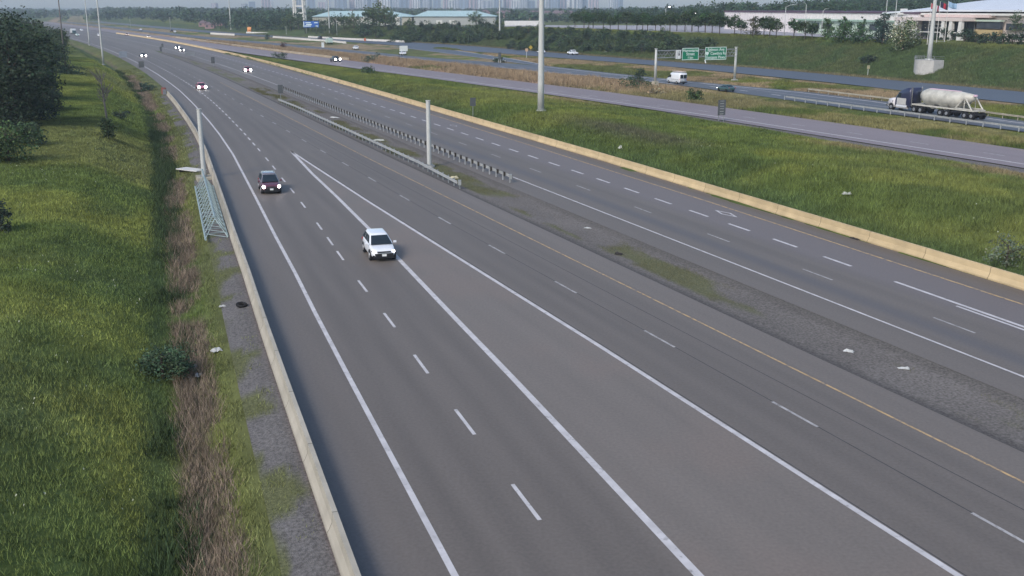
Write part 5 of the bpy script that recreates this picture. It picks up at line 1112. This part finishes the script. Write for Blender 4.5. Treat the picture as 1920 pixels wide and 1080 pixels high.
# ------------------------------------------------------------------ grass, reeds and wild flowers (countless: one object per bed)
def visible(x, y, m=1.12):
    z = y * _c + CAM_H * _s; u_ = x / np.maximum(z, 1) * FPX / 960
    zz = -CAM_H; yv = (y * _s + zz * _c) / np.maximum(z, 1) * FPX / 540
    return (np.abs(u_) < m) & (yv > -m) & (y > 5)
def tufts(name, label, cat, N, s0, s1, u0, u1, keep, hgt, wid, blades=4, spow=1.0, col=None, gain=1.0, tvar=.28, seed=1):
    r = np.random.default_rng(seed); s = s0 + (s1 - s0) * r.uniform(0, 1, N) ** spow; a = u0(s); b = u1(s); t = a + (b - a) * r.uniform(0, 1, N)
    x = s * HX + t * TX; y = s * HY + t * TY; k = visible(x, y) & (r.uniform(0, 1, N) < keep(x, y, s, t)); x, y, s = x[k], y[k], s[k]; n = len(x)
    z = terr(x, y) - .02; c = (grass_colour(x, y) if col is None else np.broadcast_to(np.array(col), (n, 3))) * gain
    tt = x * TX + y * TY; ss = x * HX + y * HY; ne = np.minimum.reduce([np.where(f(ss) - tt > -.5, f(ss) - tt, 99) for f in (PWt, Bn, An)]); pt = (.65 + .7 * fbm(x, y, 3.5, 91)) * np.interp(ne, [2, 9], [.35, 1.0]); D = np.hypot(x, y); h = hgt * pt * r.uniform(.6, 1.3, n); wd = np.maximum(wid, D * 4.2e-4) 
    V = np.empty((n, blades, 3, 3), np.float32); T = np.empty((n, blades, 3, 3), np.float32)
    for j in range(blades):
        an = r.uniform(0, 6.283, n); ox, oy = r.normal(0, .12, n) + 0, r.normal(0, .12, n); ln = r.uniform(.1, .75, n) * h; hh = h * r.uniform(.6, 1.1, n); la = r.uniform(0, 6.283, n)
        bx_, by_ = x + ox * (1 + D / 120), y + oy * (1 + D / 120); dx, dy = np.cos(an) * wd * .5, np.sin(an) * wd * .5
        V[:, j, 0] = np.stack([bx_ - dx, by_ - dy, z], -1); V[:, j, 1] = np.stack([bx_ + dx, by_ + dy, z], -1); V[:, j, 2] = np.stack([bx_ + np.cos(la) * ln, by_ + np.sin(la) * ln, z + hh], -1)
        T[:, j] = (c * (1 + tvar * r.normal(size=n))[:, None].clip(.4, 1.9))[:, None, :]
    V = V.reshape(-1, 3); o = mesh_np(name, V, np.arange(len(V)).reshape(-1, 3), M_GRASS, None, tone=T.reshape(-1, 3), recenter=True)
    return tag(o, label, cat, kind='stuff')
one = lambda x, y, s, t: np.ones(len(x))
def keep_left(x, y, s, t):
    v = t - delta(s) - LBu(s); return np.where(v > -2.4, .35 * (fbm(x, y, 3, 73) > .5), np.where(np.abs(v + 4) < 1.2, .55, 1.0))
tufts('grass', 'lush green grass covering the bank left of the ramp', 'grass', 330000, 22, 330, lambda s: LBu(s) + delta(s) - 34, lambda s: LBu(s) + delta(s) - .8, keep_left, .24, .03, blades=4, spow=1.25, gain=1.5, seed=1)
tufts('dry_reeds', 'brown dead reeds filling the ditch beside the ramp', 'reeds', 26000, 20, 300, lambda s: LBu(s) + delta(s) - 5.0, lambda s: LBu(s) + delta(s) - 3.1, lambda x, y, s, t: sst((fbm(x, y, 9, 5) - .33) / .14) * (1 - sst(1 - np.abs(s - 128) / 26)) * .8, .6, .03, blades=4, col=(.250, .195, .145), tvar=.4, seed=2)
tufts('grass', 'tall green grass on the mound behind the beige wall', 'grass', 230000, 38, 420, lambda s: BBu(s) + .7 + delta(s), lambda s: PWt(s) - 2.7 - 2.5 * np.interp(s, [60, 95, 135, 160], [1, 1, .6, 0]), one, .46, .035, blades=4, spow=1.2, gain=1.28, seed=3)
tufts('grass', 'rough grass between the pinkish road and the far roads', 'grass', 90000, 90, 600, lambda s: PFt(s) + .6, lambda s: Bn(s) - .6, one, .6, .05, blades=4, gain=1.1, seed=4)
tufts('dry_reeds', 'tall tan reeds between the pinkish road and the far road', 'reeds', 60000, 185, 560, lambda s: PFt(s) + 1.2, lambda s: Bn(s) - 1.0, lambda x, y, s, t: sst((fbm(x, y, 22, 77) - .18) / .15) * sst((s - 185) / 60), 1.25, .06, blades=4, col=(.360, .262, .160), seed=5)
tufts('grass', 'mixed green and tan grass between the two far roads', 'grass', 80000, 95, 440, lambda s: np.where((s > 300), B2f(s), B1f(s)) + 1.2, lambda s: An(s) - .6, one, .55, .05, blades=4, gain=1.1, seed=6)
tufts('grass', 'long grass on the embankment beyond the far roads', 'grass', 130000, 90, 620, lambda s: Af(s) + .8, lambda s: Af(s) + 30, one, .5, .06, blades=4, gain=1.1, seed=7)
tufts('weeds', 'low weeds sprouting from the gravel median', 'weeds', 30000, 30, 240, lambda s: P1u(s) + 1.0, lambda s: M2u(s) - 1.0, lambda x, y, s, t: sst((fbm(s * .35, t, 2.6, 66) - .46) / .12), .17, .03, blades=4, col=(.125, .118, .055), gain=1.1, seed=8)
tufts('weeds', 'dark tall weeds growing along the bottom of the ditch', 'weeds', 30000, 20, 330, lambda s: LBu(s) + delta(s) - 6.6, lambda s: LBu(s) + delta(s) - 3.4, lambda x, y, s, t: np.clip(.75 * sst(1 - np.abs(s - 135) / 60) + .7 * sst((fbm(x, y, 6, 15) - .46) / .25), 0, 1) * sst(1 - np.abs(t - delta(s) - LBu(s) + 5.1 + 1.6 * (fbm(x, y, 4, 19) - .5)) / 1.7), .75, .05, blades=5, col=(.050, .078, .034), tvar=.4, seed=12)
def flowers(label, N, s0, s1, u0, u1, seed, thr, size=.07):
    r = np.random.default_rng(seed); s = r.uniform(s0, s1, N); t = u0(s) + (u1(s) - u0(s)) * r.uniform(0, 1, N); x = s * HX + t * TX; y = s * HY + t * TY
    k = visible(x, y) & (fbm(x, y, 7, 500 + seed) > thr); x, y = x[k], y[k]; z = terr(x, y) + .34; n = len(x); a = r.uniform(0, 6.28, n); sz = size * r.uniform(.6, 1.5, n)
    V = np.stack([np.stack([x + sz * np.cos(a + q), y + sz * np.sin(a + q), z + .02 * q], -1) for q in (0, 1.57, 3.14, 4.71)], 1).reshape(-1, 3)
    o = mesh_np('wildflowers', V, np.arange(len(V)).reshape(-1, 4), mat('petals', (.34, .36, .26), .8)); tag(o, label, 'wildflowers', kind='stuff')
flowers('white wildflowers dotted over the grass left of the ditch', 1300, 30, 130, lambda s: LBu(s) + delta(s) - 22, lambda s: LBu(s) + delta(s) - 6.5, 1, .58, .03)
flowers('white wildflowers scattered on the grassy mound', 500, 50, 180, lambda s: BBu(s) + 3 + delta(s), lambda s: PWt(s) - 5, 2, .62, .04)

# ------------------------------------------------------------------ haze: one even body of air round the camera and the whole scene
m = bpy.data.materials.new('haze_air'); m.use_nodes = True; t_ = m.node_tree; t_.nodes.clear()
ov = t_.nodes.new('ShaderNodeOutputMaterial'); pv = t_.nodes.new('ShaderNodeVolumePrincipled')
pv.inputs['Color'].default_value = (.80, .90, 1.0, 1); pv.inputs['Density'].default_value = 2.2e-4; pv.inputs['Anisotropy'].default_value = .2
t_.links.new(pv.outputs[0], ov.inputs['Volume'])
o = MB().box((0, 2600, 72), (9000, 6800, 152)).build('haze', m, recenter=True); tag(o, 'pale bluish morning haze softening the far distance', 'haze', kind='stuff')
